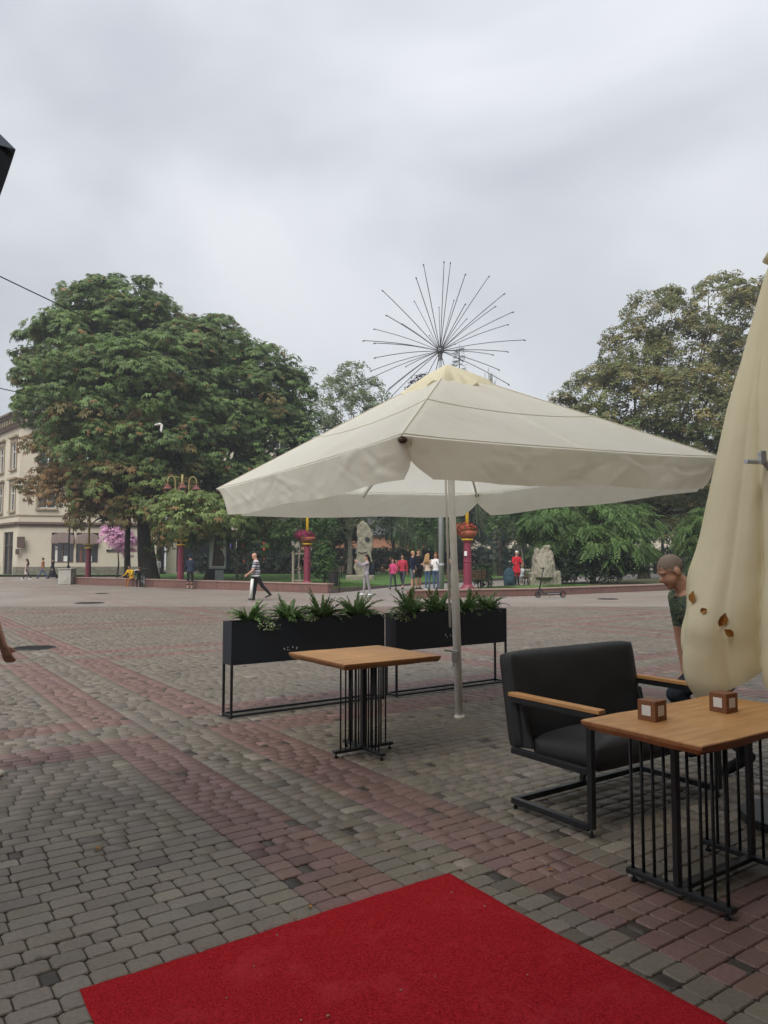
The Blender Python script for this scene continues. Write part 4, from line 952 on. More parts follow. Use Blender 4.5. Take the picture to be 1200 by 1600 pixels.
def simple_tree(x, y, base_z, H, rad, label, seed, g, bf=.05, kind='pair', leaf=.26, dens=20, tr=.2, pale=False, low=.3, name='park_tree', group=None, clump=.8):
    t = thing(name, label, 'tree', (x, y, base_z), 0, group); rr = random.Random(seed); L = []
    for k in range(9):
        f = k / 8; a = rr.uniform(0, 6.28); q = rad * (1 - .55 * abs(f - .35)) ; o_ = rad * .5 * (1 - f * .6)
        L.append((o_ * math.cos(a + k * 2.4), o_ * math.sin(a + k * 2.4), H * (low + (1 - low) * (.12 + .74 * f)), q * .62, q * .62, min(q * .62, H * .2), g, BROWN, bf))
    limbs('trunk', (0, 0, 0), L, tr, (0, 0, H * low), t, MT['barkp'] if pale else MT['bark'], seed, 2); crown('crown', L, kind, leaf, dens, t, seed, clump=clump, flat=.85, up=.4)
    return t
simple_tree(3.3, 71, .1, 19.6, 3.0, 'dark purple-leaved tree just left of the parasol tip', 51, (.05, .028, .03), 0, leaf=.3, dens=14)
simple_tree(8.2, 44, .2, 5.6, 1.7, 'young pale green tree with slim pale trunk behind the red-coated woman', 52, (.075, .13, .045), .0, leaf=.2, dens=13, tr=.06, pale=True, low=.38)
simple_tree(3.6, 52, .2, 5.2, 1.5, 'young tree with thin trunk behind the group of people', 53, (.055, .1, .035), .0, leaf=.2, dens=13, tr=.05, pale=True, low=.42)
# dark mass of park trees behind the lawn
proto = [simple_tree(-7, 78, .1, 13, 4.6, 'x', 61, (.045, .074, .03), .03, leaf=.4, dens=12, clump=1.0, group='dark trees massed behind the park lawn'), simple_tree(1, 80, .1, 12, 4.8, 'x', 62, (.054, .085, .032), .02, leaf=.4, dens=12, clump=1.0, group='dark trees massed behind the park lawn')]
spots = [(-7, 78), (1, 80), (7, 84), (13, 80), (19, 84), (25, 78), (31, 82), (-13, 86), (37, 76), (4.5, 68), (14.5, 66), (28, 64), (-4.5, 66)]
for i, (x, y) in enumerate(spots):
    o = proto[i] if i < 2 else copy_tree(proto[i % 2]); o.location = (x, y, .1); o.rotation_euler.z = i * 1.7; s_ = .9 + .25 * ((i * 37) % 10) / 10
    if y < 70: s_ *= .62
    o.scale = (s_, s_, s_); o['label'] = 'dark green tree in the mass behind the park lawn'; o['group'] = 'dark trees massed behind the park lawn'
# walnut-like bush and yew on the right
def walnut():
    d = 41.5; base = (px(925, 910, d)[0], d, .2)
    t = thing('sumac_bush', 'broad bright green sumac bush with feathery leaves behind the stone sculpture', 'bush', base)
    g = (.12, .2, .06); g2 = (.09, .155, .05)
    L = [lobe(855, 830, 32, d, 0, g2, BROWN, 0), lobe(895, 815, 38, d, 0, g, BROWN, 0), lobe(945, 825, 40, d, 0, g, BROWN, 0), lobe(985, 850, 32, d, 0, g, BROWN, 0), lobe(920, 860, 36, d, -1, g, BROWN, 0), lobe(965, 870, 30, d, -1.5, g, BROWN, 0), lobe(880, 865, 30, d, -.5, g2, BROWN, 0), lobe(1000, 815, 25, d, 2, g, BROWN, 0), lobe(835, 800, 25, d, 2, g2, BROWN, 0)]
    L = [(x - base[0], y - base[1], z - base[2], *r) for (x, y, z, *r) in L]
    limbs('trunk', (0, 0, 0), L, .11, (0, 0, .7), t, MT['bark'], 7); crown('crown', L, 'pinnate', .5, 11, t, 71, clump=.55, droop=.9, inner=.2)
walnut()
def bush(x, y, z, rx, ry, rz, label, seed, g, kind='pair', leaf=.14, dens=24, name='yew_bush', clump=.4):
    t = thing(name, label, 'bush', (x, y, z)); rr = random.Random(seed)
    L = [(rr.uniform(-.5, .5) * rx, rr.uniform(-.5, .5) * ry, rz * rr.uniform(.35, .75), rx * .6, ry * .6, rz * .45, g, BROWN, 0) for _ in range(6)]
    m = MB()
    for lb in L: m.tube([(0, 0, -.05), (lb[0] * .4, lb[1] * .4, lb[2] * .5), lb[:3]], [.05, .035, .015], 5)
    m.build('stem', MT['bark'], t); crown('crown', L, kind, leaf, dens, t, seed, clump=clump)
bush(11.6, 40.6, .2, 2.6, 1.4, 2.1, 'dark yew bush under the sumac, right of the stone sculpture', 81, (.02, .035, .016))
bush(16.8, 38.5, .2, 1.0, .9, 3.4, 'narrow light green sumac shoot left of the closed parasol edge', 82, (.09, .15, .04), 'pinnate', .45, 8, 'sumac_bush', .5)
bush(-3.05, 38, .2, .36, .36, 1.9, 'small round-leaved sapling bush beside the litter bin', 83, (.06, .12, .035), 'pair', .13, 14, 'sapling_bush', .3)
bush(4.75, 35.5, .2, .32, .3, 1.0, 'small dark shrub behind the right-hand lamp column', 84, (.04, .075, .03), 'pair', .12, 12, 'shrub', .25)
# pink blossom display tree by the shop
def blossom():
    t = thing('blossom_display_tree', 'artificial pink blossom tree standing outside the corner shop', 'tree', (-22.4, 62, .0))
    MB().tube([(0, 0, 0), (.1, 0, 1.2), (.0, 0, 2.4)], [.09, .07, .04], 8).build('trunk', MT['bark'], t)
    P = (.8, .5, .68); L = [(-.5, 0, 3.4, 1.0, .8, .8, P, P, 0), (.6, 0, 2.7, .9, .8, .8, P, P, 0), (.2, -.2, 3.2, 1.0, .8, .9, P, P, 0), (.7, 0, 2.0, .5, .5, .5, P, P, 0)]
    crown('crown', L, 'pair', .17, 16, t, 91, clump=.35)
blossom()

# ================================================================== PARK GROUND, WALLS, KERBS
WL = [Vector((-20.6, 46.9, 0)), Vector((-12.0, 40.4, 0)), Vector((-2.54, 33.4, 0))]
WR = [Vector((1.03, 29.0, 0)), Vector((6.44, 31.05, 0)), Vector((13.4, 36.2, 0)), Vector((22, 43.5, 0))]
def sheet(name, pts, z, matl, kind='structure', nsub=0):
    o = MB().add([(p[0], p[1], z if len(p) < 3 else p[2]) for p in pts], [tuple(range(len(pts)))]).build(name, matl); return tag(o, kind=kind)
sheet('lawn', [(-20.4, 47.4), (-12, 40.9), (-2.6, 33.9), (.35, 38.1), (2.2, 43), (6, 50), (12, 60), (14, 95), (-45, 95), (-45, 66), (-22, 66), (-20, 56)], .16, MT['grass'])
sheet('lawn_strip', [(1.3, 29.5), (6.4, 31.5), (13.3, 36.6), (22, 44), (30, 55), (26, 60), (17, 50), (10.5, 42.2), (6, 36.8), (3, 33.3)], .2, MT['grass'])
sheet('leaf_strewn_verge', [(9.3, 33.95), (13.3, 36.6), (22, 44), (30, 55), (26, 60), (17, 50), (11.5, 41.8)], .205, MT['litter'])
sheet('park_path', [(-2.5, 32.5, .002), (1.03, 29.3, .002), (3.2, 33.2, .11), (6, 36.6, .13), (10.5, 42, .13), (17, 50, .13), (26, 60, .13), (40, 75, .13), (30, 80, .13), (16, 62, .13), (7, 48, .13), (2.6, 42, .13), (.6, 38, .13)], 0, MT['path'])
sheet('far_lawn', [(12.5, 60), (16, 61.5), (29, 79), (60, 100), (14.5, 100)], .155, MT['grass'])
def kerb(pts, z, label):
    t = thing('path_kerb', label, 'kerb')
    for p, q in zip(pts[:-1], pts[1:]):
        p, q = Vector(p), Vector(q); L = (q - p).length; n_ = max(1, int(L / 1.0))
        for k in range(n_):
            u = p.lerp(q, k / n_); v = p.lerp(q, (k + 1) / n_ - .012 / L)
            MB().bar(u + Vector((0, 0, z)), v + Vector((0, 0, z)), .14, .2).build('kerb_stone', MT['kerb'], t)
kerb([(-2.5, 33.5, 0), (.3, 37.7, 0), (2.2, 42.6, 0), (6.1, 49.6, 0), (12.2, 59.5, 0)], .12, 'low dark stone kerb curving between left lawn and park path')
kerb([(1.6, 30.6, 0), (3.1, 33.2, 0), (6, 36.7, 0), (10.5, 42.1, 0), (17, 50, 0)], .12, 'low dark stone kerb along the right edge of the park path')
def granite_wall(pts, h, label, th_=.42, slab=1.05):
    t = thing('granite_wall', label, 'wall')
    for si, (p, q) in enumerate(zip(pts[:-1], pts[1:])):
        p, q = Vector(p), Vector(q); d = (q - p).normalized(); nrm = Vector((d.y, -d.x, 0)); L = (q - p).length; n_ = max(1, round(L / slab))
        ang = math.atan2(d.y, d.x)
        for k in range(n_):
            u = p + d * (L * (k + .5) / n_) - nrm * (th_ / 2 - .0)
            MB().box((u.x, u.y, h / 2 - .03), (L / n_ - .014, th_ + random.uniform(-.008, .008), h - .06), ang).build('slab', MT['granite'], t, bevel=.006, segs=1)
            MB().box((u.x, u.y, h - .028), (L / n_ - .006, th_ + .07, .055), ang).build('coping', MT['granite_top'], t, bevel=.008, segs=1)
granite_wall(WL, .44, 'long low red granite wall edging the left lawn')
granite_wall(WR, .32, 'long low red granite wall edging the right lawn behind the scooter')
# grass blades near the front edges (they break the lawn's outline)
def blades():
    n_ = 26000; P = []
    tri = [((-12, 41.4), (-2.6, 34.3), (.3, 38.5)), ((-12, 41.4), (.3, 38.5), (-6, 50)), ((2.5, 30.6), (6.4, 31.9), (6, 36.4)), ((6.4, 31.9), (11, 35.2), (9, 39.6))]
    for (a, b_, c) in tri:
        m = n_ // 4; u = rng.random((m, 2)); f = u.sum(1) > 1; u[f] = 1 - u[f]
        P.append(np.array(a) + u[:, :1] * (np.array(b_) - a) + u[:, 1:] * (np.array(c) - a))
    P = np.concatenate(P); m = len(P); an = rng.uniform(0, 6.28, m); h = rng.uniform(.04, .11, m); wd = .012
    z = np.full(m, .17); dx, dy = np.cos(an) * wd, np.sin(an) * wd; lx, ly = rng.normal(0, .03, m), rng.normal(0, .03, m)
    V = np.stack([np.stack([P[:, 0] - dx, P[:, 1] - dy, z], 1), np.stack([P[:, 0] + dx, P[:, 1] + dy, z], 1), np.stack([P[:, 0] + lx, P[:, 1] + ly, z + h], 1)], 1).reshape(-1, 3)
    col = np.repeat(np.array((.075, .15, .028)) * rng.uniform(.5, 1.3, (m, 1)), 3, axis=0)
    tag(np_mesh('grass_blades', V, np.arange(3 * m).reshape(-1, 3), MT['blade'], col), 'short green grass blades of the park lawn', 'grass', kind='stuff')
blades()

# ================================================================== LAMPS
def lamp_post(x, y, z, rz, label, flowers=None, hcol=2.15, seed=1):
    t = thing('street_lamp', label, 'street lamp', (x, y, z), rz, 'maroon and yellow lamps round the park')
    MB().lathe([(.34, 0), (.34, .05), (.26, .16), (.19, .24), (.185, .3), (.175, 1.18), (.19, 1.2), (.19, 1.24), (.172, 1.26), (.172, 1.48), (.19, 1.5), (.19, 1.54), (.168, 1.56), (.16, hcol - .12), (.2, hcol - .06), (.21, hcol)], 20).build('column', MT['maroon'], t, smooth=False)
    MB().lathe([(.26, hcol + .001), (.27, hcol + .03), (.26, hcol + .07), (.1, hcol + .09)], 20).build('collar', MT['yellow'], t)
    st = MB().tube([(0, 0, hcol + .05), (0, 0, 5.05)], .075, 12).build('stem', MT['yellow'] if flowers else MT['dull_yellow'], t, smooth=True)
    if flowers:
        MB().lathe([(.2, hcol + .1), (.38, hcol + .2), (.44, hcol + .36), (.42, hcol + .4), (.1, hcol + .38)], 18).build('flower_bowl', MT['terracotta'], t, smooth=True)
        r = np.random.default_rng(seed); m_ = 520; dr = rand_dir(m_, r); P = np.array((flowers[1], 0, hcol + .48)) + dr * np.array((.5, .42, .27)) * r.uniform(.6, 1.1, (m_, 1))
        c = np.where(r.random((m_, 1)) < .25, np.array((.06, .12, .03)), np.array(flowers[0])) * r.uniform(.6, 1.3, (m_, 1))
        leaves_mesh('flowers', P, dr + r.normal(0, .3, (m_, 3)), r.normal(0, 1, (m_, 3)), r.uniform(.07, .14, m_), c, 'pair', t)
    else:
        for s_ in (-1, 1): MB().tube([(0, 0, hcol + .28), (s_ * .3, 0, hcol + .28), (s_ * .36, 0, hcol + .34)], .035, 8).build('bracket', MT['yellow'], t, smooth=True)
    MB().tube([(0, 0, 5.0), (0, 0, 6.15), ], .05, 8).build('finial', MT['dull_yellow'], t, smooth=True)
    for k in range(4):
        a = k * math.pi / 2; c, s_ = math.cos(a), math.sin(a); pts = [(0, 0, 5.05), (.3 * c, .3 * s_, 5.02), (.36 * c, .36 * s_, 5.1), (.38 * c, .38 * s_, 5.75)]
        for q in range(1, 8):
            b_ = math.pi * q / 7; rr_ = .38 + .2 * (1 - math.cos(b_)); pts.append((rr_ * c, rr_ * s_, 5.75 + .28 * math.sin(b_)))
        pts.append((.78 * c, .78 * s_, 5.55))
        arm = MB().tube(pts, .032, 8).build('arm', MT['dull_yellow'], t, smooth=True)
        cx, cy = .78 * c, .78 * s_
        sh = MB().lathe([(.05, 5.58), (.13, 5.53), (.14, 5.44), (.26, 5.34), (.27, 5.3), (.2, 5.3)], 14, (cx, cy, 0)).build('lamp_shade', MT['lampred'], arm, smooth=False)
        MB().ball((cx, cy, 5.25), (.13, .13, .15), 10, 7).build('globe', MT['glass'], arm, smooth=True)
lamp_post(-4.05, 38.9, .16, .2, 'lamp with magenta flower bowl and yellow stem beside the left wall end', ((.42, .03, .14), -.18), seed=3)
lamp_post(3.62, 32.0, .2, .1, 'lamp with orange flower bowl and stickers behind the parasol pole', ((.5, .1, .06), -.1), seed=4)
lamp_post(-11.35, 41.2, .16, .3, 'lamp with four red shades showing in the chestnut leaves')
lamp_post(-19.4, 48.4, .1, .0, 'farthest left lamp, in front of the corner shop windows')
st_ = MB().box((3.52, 31.80, 1.78), (.12, .02, .2)).build('paper_sticker', MT['whitep']); tag(st_, 'white paper notice stuck on the orange-flowered lamp column', 'notice')

# ================================================================== FIREWORK ORNAMENT on a tall pole
def firework():
    t = thing('firework_ornament', 'tall steel pole topped by a starburst of thin rods above the parasol', 'sculpture', (2.49, 32.1, .2))
    c = Vector((0, 0, 10.55))
    MB().tube([(0, 0, 0), (0, 0, 5), (0, 0, 10.4)], [.12, .11, .07], 14).build('pole', MT['galv'], t, smooth=True)
    MB().lathe([(.13, 1.05), (.14, 1.1), (.13, 1.15)], 14).build('band', MT['galv'], t)
    MB().ball(c, .17, 12, 8).build('hub', MT['rod'], t, smooth=True)
    MB().tube([c - Vector((0, 0, .7)), c], [.05, .12], 8).build('socket', MT['rod'], t)
    tips = [(38, 585), (75, 630), (105, 630), (50, 710), (107, 712), (215, 780), (190, 890), (95, 360), (175, 485), (315, 548), (152, 284), (284, 280), (348, 258), (366, 155), (400, 122), (478, 333), (527, 90), (538, 174), (571, 73), (635, 146), (636, 238), (730, 250), (802, 174), (895, 236), (880, 316), (976, 357), (924, 436), (714, 512), (622, 456), (906, 503), (1016, 567), (940, 616), (880, 692), (984, 747), (180, 900), (400, 730), (450, 730), (500, 700), (560, 690), (640, 760)]
    LR = 535.
    for i, (x, y) in enumerate(tips):
        dx, dz = (x - 517) / 143., -(y - 580) / 143.; q = math.hypot(dx, dz); L_ = LR / 143.; dy = math.sqrt(max(.05, L_ * L_ - q * q)) * (1 if i % 2 else -1)
        e = Vector((dx, dy, dz)); e = e / e.length * max(L_, q); n_ = 5
        pts = [c + e * (k / n_) + Vector((0, 0, .10 * math.sin(math.pi * k / n_) * (abs(e.x) / L_))) for k in range(n_ + 1)]
        rod = MB().tube(pts, .017, 5).build('rod', MT['rod'], t, smooth=True)
        MB().tube([pts[-1] - e.normalized() * .04, pts[-1] + e.normalized() * .05 - Vector((0, 0, .03))], [.032, .022], 6).build('tip_lamp', MT['rod'], rod)
firework()

# ================================================================== BUILDINGS
class Face:      # a facade between two ground points, seen from its right-hand side (outward normal)
    def __init__(s, p, q):
        s.p = Vector((*p, 0)); s.d = (Vector((*q, 0)) - s.p); s.L = s.d.length; s.d.normalize(); s.n = Vector((s.d.y, -s.d.x, 0)); s.ang = math.atan2(s.d.y, s.d.x)
    def P(s, x, z, o=0): v = s.p + s.d * x + s.n * o; return Vector((v.x, v.y, z))
    def box(s, mb, x0, x1, z0, z1, o0, o1):
        c = s.P((x0 + x1) / 2, (z0 + z1) / 2, (o0 + o1) / 2); mb.box(c, (x1 - x0, o1 - o0, z1 - z0), s.ang); return mb
    def wall(s, mb, H, holes, depth=.28, z0=0):
        xs = sorted({0, s.L, *[h[0] for h in holes], *[h[1] for h in holes]}); zs = sorted({z0, H, *[h[2] for h in holes], *[h[3] for h in holes]})
        for xa, xb in zip(xs[:-1], xs[1:]):
            for za, zb in zip(zs[:-1], zs[1:]):
                xm, zm = (xa + xb) / 2, (za + zb) / 2
                if any(h[0] < xm < h[1] and h[2] < zm < h[3] for h in holes): continue
                mb.add([s.P(xa, za), s.P(xb, za), s.P(xb, zb), s.P(xa, zb)], [(0, 1, 2, 3)])
        for (xa, xb, za, zb) in holes:
            a, b_, c, d = s.P(xa, za), s.P(xb, za), s.P(xb, zb), s.P(xa, zb); k = -s.n * depth
            mb.add([a, b_, c, d, a + k, b_ + k, c + k, d + k], [(0, 4, 5, 1), (1, 5, 6, 2), (2, 6, 7, 3), (3, 7, 4, 0)])
    def window(s, t, x0, x1, z0, z1, frame, pane, name='window', mull=True, trim=True, depth=.2):
        m = MB(); f = .09
        s.box(m, x0, x1, z0, z0 + f, -depth, -depth + .08); s.box(m, x0, x1, z1 - f, z1, -depth, -depth + .08); s.box(m, x0, x0 + f, z0 + f, z1 - f, -depth, -depth + .08); s.box(m, x1 - f, x1, z0 + f, z1 - f, -depth, -depth + .08)
        if mull: xm = (x0 + x1) / 2; s.box(m, xm - .05, xm + .05, z0 + f, z1 - f, -depth, -depth + .09); s.box(m, x0 + f, x1 - f, z0 + (z1 - z0) * .68, z0 + (z1 - z0) * .68 + .08, -depth + .002, -depth + .085)
        w_ = m.build(name, frame, t); s.box(MB(), x0, x1, z0, z1, -depth - .06, -depth - .03).build('pane', pane, w_)
        if trim:
            s.box(MB(), x0 - .2, x1 + .2, z0 - .16, z0, 0.002, .2).build('sill', MT['stucco_d'], w_)
            m = MB(); s.box(m, x0 - .16, x0, z0, z1 + .1, .002, .09); s.box(m, x1, x1 + .16, z0, z1 + .1, .002, .09); s.box(m, x0 - .16, x1 + .16, z1 + .101, z1 + .5, .002, .1); s.box(m, x0 - .35, x1 + .35, z1 + .502, z1 + .68, .002, .3); m.build('surround', MT['stucco_d'], w_)

def corner_house():
    c0 = (-33.1, 66.5); A_ = Face(c0, (-21.5, 69.6)); B_ = Face((-40.5, 74.5), c0); H = 14.6
    t = thing('corner_house', 'cream stucco three-storey corner house with shop windows at the far left', 'building')
    hA = [(2.85, 4.75, 1.25, 4.0), (4.95, 6.85, 1.25, 4.0)] + [(x, x + 1.5, z, z + 2.3) for x in (1.6, 5.0, 8.4) for z in (6.2, 10.0)]
    hB = [(B_.L - 4.2, B_.L - 1.3, .1, 4.1)] + [(x, x + 1.6, z, z + 2.4) for x in (B_.L - 2.6, B_.L - 6.4) for z in (6.0, 9.9)]
    m = MB(); A_.wall(m, H, hA); B_.wall(m, H, hB); m.build('wall', MT['stucco'], t)
    # roof and the unseen sides
    m = MB(); m.add([(-33.1, 66.5, H + .3), (-21.5, 69.6, H + .3), (-25, 84, H + .3), (-44, 88, H + .3), (-40.5, 74.5, H + .3), (-32, 77, H + 3.4)], [(0, 1, 5), (1, 2, 5), (2, 3, 5), (3, 4, 5), (4, 0, 5)]); m.build('roof', MT['roof'], t)
    MB().add([(-21.5, 69.6, 0), (-25, 84, 0), (-25, 84, H), (-21.5, 69.6, H), (-44, 88, 0), (-44, 88, H), (-40.5, 74.5, 0), (-40.5, 74.5, H)], [(0, 1, 2, 3), (1, 4, 5, 2), (4, 6, 7, 5)]).build('side_wall', MT['stucco'], t)
    for f in (A_, B_):
        m = MB(); f.box(m, 0, f.L, H - .9, H - .1, .003, .25); f.box(m, -.0, f.L, H - .098, H + .12, .003, .75); f.box(m, 0, f.L, H + .122, H + .3, -.1, .95); m.build('cornice', MT['brownledge'], t)
        x = .4
        while x < f.L - .3: f.box(MB(), x, x + .28, H - .62, H - .1, .252, .62).build('bracket', MT['stucco_d'], t); x += .75
        m = MB(); f.box(m, 0, f.L, 4.55, 4.75, .003, .12); f.box(m, 0, f.L, 4.752, 4.95, .003, .28); m.build('string_course', MT['brownledge'], t); f.box(MB(), 0, f.L, 5.5, 5.62, .003, .08).build('string_course', MT['stucco_d'], t)
    x = 0
    for f in (A_, B_):
        n_ = int(f.L / .95)
        for k in range(n_):
            for r_ in range(2):
                z0 = .0 + r_ * .45; x0 = f.L * k / n_ + (.0 if r_ else .0); 
                if f is B_ and x0 + .9 > f.L - 4.2 and x0 < f.L - 1.3: continue
                f.box(MB(), x0 + .01, x0 + f.L / n_ - .01, z0 + .01, z0 + .44, .003, .07 + random.uniform(0, .025)).build('plinth_stone', MT['plinth'], t)
    for (x0, x1, z0, z1) in hA[:2]:
        A_.window(t, x0, x1, z0, 3.05, MT['bframe'], MT['glass'], 'shop_window', True, False)
        m = MB(); V = []; n_ = 10
        for i in range(n_ + 1):
            xx = x0 + (x1 - x0) * i / n_; arch = 3.75 + .28 * math.sin(math.pi * i / n_)
            V += [A_.P(xx, arch, .03), A_.P(xx, (arch + 3.0) / 2 + .1, .22 + .05 * math.sin(i * 1.9)), A_.P(xx, 3.0, .35)]
        m.add(V, [(i * 3 + k, i * 3 + 3 + k, i * 3 + 4 + k, i * 3 + 1 + k) for i in range(n_) for k in range(2)]); m.build('awning', MT['awn'], t, smooth=True)
        A_.box(MB(), x0 + .9, x0 + 1.35, z0 + .12, z0 + .62, -.17, -.15).build('shop_card', MT['whitep'], t)
        A_.box(MB(), x0 + .3, x0 + .5, z0 + .1, z0 + 1.5, -.175, -.16).build('display_cloth', MT['lampred'] if x0 > 4 else MT['wframe'], t)
    for h in hA[2:]: A_.window(t, *h, MT['wframe'], MT['glass'])
    for h in hB[1:]: B_.window(t, *h, MT['wframe'], MT['glass'])
    B_.window(t, *hB[0], MT['bframe'], MT['glass'], 'entrance', True, False)
    k = MB(); p = A_.P(.35, 3.0, .35); k.box(p + Vector((0, 0, .1)), (.62, .2, 1.0), A_.ang); k.box(p + Vector((-.3, 0, -.75)), (.3, .12, .5), A_.ang); k.bar(p + Vector((-.25, .0, -.1)), A_.P(.1, 2.9, 0), .05); k.build('hanging_sign', MT['bframe'], t, bevel=.08)
    for txt, x0, z, s_ in (('ЗОМ', 8.15, 2.95, .62), ('exclusive', 7.55, 2.25, .5)):
        cu = bpy.data.curves.new('shop_lettering', 'FONT'); cu.body = txt; cu.size = s_; cu.extrude = .03; cu.offset = .012; cu.materials.append(MT['black']); o = bpy.data.objects.new('tmp', cu); C.objects.link(o); me = bpy.data.meshes.new_from_object(o.evaluated_get(bpy.context.evaluated_depsgraph_get())); bpy.data.objects.remove(o); o = bpy.data.objects.new('shop_lettering', me); C.objects.link(o); o.parent = t
        o.location = A_.P(x0, z, .04); o.rotation_euler = (R(90), 0, A_.ang)
    k = MB(); k.tube([A_.P(11.3, 6, .08), A_.P(11.3, .9, .08), A_.P(9.6, .35, .5)], .07, 8); k.build('downpipe', MT['wframe'], t)
corner_house()

def shop_block():
    F_ = Face((-21.3, 72), (-8.5, 75)); H = 17
    t = thing('shop_block', 'pale four-storey block with dark shopfronts and red light tubes behind the chestnuts', 'building')
    holes = [(1.0, 4.2, .3, 3.6), (4.7, 6.6, .05, 3.6), (7.0, 12.2, .7, 3.6)] + [(x, x + 1.5, z, z + 2.2) for x in (1.2, 4.2, 7.2, 10.2) for z in (5.6, 9.2, 12.8)]
    m = MB(); F_.wall(m, H, holes); m.build('wall', MT['stucco'], t)
    MB().add([F_.P(0, 0), F_.P(0, H), F_.P(0, H, -12), F_.P(0, 0, -12), F_.P(F_.L, 0), F_.P(F_.L, H), F_.P(F_.L, H, -12), F_.P(F_.L, 0, -12)], [(0, 1, 2, 3), (4, 7, 6, 5), (3, 2, 6, 7)]).build('side_wall', MT['stucco'], t)
    MB().add([F_.P(-.3, H, .4), F_.P(F_.L + .3, H, .4), F_.P(F_.L + .3, H + 2.5, -6), F_.P(-.3, H + 2.5, -6), F_.P(F_.L + .3, H, -12), F_.P(-.3, H, -12)], [(0, 1, 2, 3), (3, 2, 4, 5)]).build('roof', MT['roof'], t)
    for h in holes[:3]: F_.window(t, *h, MT['black'], MT['glass'], 'shopfront', True, False)
    for h in holes[3:]: F_.window(t, *h, MT['wframe'], MT['glass'], trim=False)
    F_.box(MB(), 0, F_.L, 3.75, 4.5, .003, .2).build('fascia', MT['bframe'], t)
    for x in (7.35, 9.4): F_.box(MB(), x, x + .16, 1.3, 3.3, -.1, -.02).build('light_tube', MT['neon'], t)
    F_.box(MB(), 5.2, 6.2, 2.7, 3.2, -.1, -.04).build('light_sign', MT['violet'], t)
    F_.box(MB(), 7.0, 12.4, .3, .68, .003, .3).build('bench_ledge', MT['lampred'], t)
    for z in (5.4, 9.0):
        b_ = F_.box(MB(), 7.0, 11.9, z - .25, z, .003, 1.2).build('balcony', MT['wframe'], t); m = MB(); x = 7.05
        while x < 11.85: F_.box(m, x, x + .06, z, z + 1.05, 1.12, 1.17); x += .18
        F_.box(m, 7.0, 11.9, z + 1.05, z + 1.13, 1.1, 1.19); m.build('railing', MT['wframe'], b_)
    F_.box(MB(), 2.0, 4.0, .0, .35, .003, .8).build('step', MT['concrete'], t)
shop_block()
def brick_house():
    F_ = Face((-12, 100), (6, 101)); t = thing('brick_house', 'low orange brick house glimpsed behind the far lawn trees', 'building')
    holes = [(x, x + 1.3, 1.4, 3.2) for x in (1.5, 4.5, 7.5, 10.5, 13.5, 16)]
    m = MB(); F_.wall(m, 5, holes); m.build('wall', MT['orangew'], t)
    for h in holes: F_.window(t, *h, MT['wframe'], MT['glass'], trim=False)
    MB().add([F_.P(-.5, 4.9, .5), F_.P(F_.L + .5, 4.9, .5), F_.P(F_.L + .5, 8, -5), F_.P(-.5, 8, -5)], [(0, 1, 2, 3)]).build('roof', MT['roof'], t)
    MB().add([F_.P(0, 0), F_.P(0, 5), F_.P(0, 8, -5), F_.P(0, 0, -5), F_.P(F_.L, 0), F_.P(F_.L, 5), F_.P(F_.L, 8, -5), F_.P(F_.L, 0, -5)], [(0, 1, 2, 3), (4, 7, 6, 5), (3, 2, 6, 7)]).build('side_wall', MT['orangew'], t)
brick_house()
# far town edge so that the square does not end in empty sky
def far_block(x0, x1, y, H, label, cols):
    F_ = Face((x0, y), (x1, y)); t = thing('far_block', label, 'building'); holes = []
    n_ = int((x1 - x0) / 3.2)
    for k in range(n_):
        for z in np.arange(1.6, H - 2.4, 3.5): holes.append((1 + k * 3.2, 2.4 + k * 3.2, float(z), float(z) + 1.9))
    m = MB(); F_.wall(m, H, holes); m.build('wall', cols, t)
    g = MB()
    for h in holes: F_.box(g, h[0], h[1], h[2], h[3], -.3, -.25)
    w_ = g.build('window', MT['glass'], t)
    MB().add([F_.P(0, H, .4), F_.P(F_.L, H, .4), F_.P(F_.L, H + 3, -7), F_.P(0, H + 3, -7)], [(0, 1, 2, 3)]).build('roof', MT['roof'], t)
    MB().add([F_.P(0, 0), F_.P(0, H), F_.P(0, H + 3, -7), F_.P(0, 0, -7), F_.P(F_.L, 0), F_.P(F_.L, H), F_.P(F_.L, H + 3, -7), F_.P(F_.L, 0, -7)], [(0, 1, 2, 3), (4, 7, 6, 5), (3, 2, 6, 7)]).build('side_wall', cols, t)
far_block(-75, -46, 86, 11, 'pale far block continuing the street left of the corner house', MT['stucco'])
far_block(10, 60, 112, 10, 'pale far block behind the trees on the right of the park', MT['stucco'])

# hedge mass closing the park behind the lawn
def hedge():
    t = thing('park_hedge', 'long dark clipped hedge closing the lawn under the far trees', 'hedge', (0, 72, .1))
    L = [(x, rng.uniform(-1, 1), 1.0, 2.2, 1.0, 1.2, (.022, .04, .016), BROWN, 0) for x in np.arange(-16, 40, 2.4)]
    crown('foliage', L, 'pair', .34, 10, t, 95, clump=.6)
    m = MB()
    for lb in L: m.tube([(lb[0], lb[1], -.1), (lb[0], lb[1], 1.2)], [.06, .03], 5)
    m.build('stems', MT['bark'], t)
hedge()

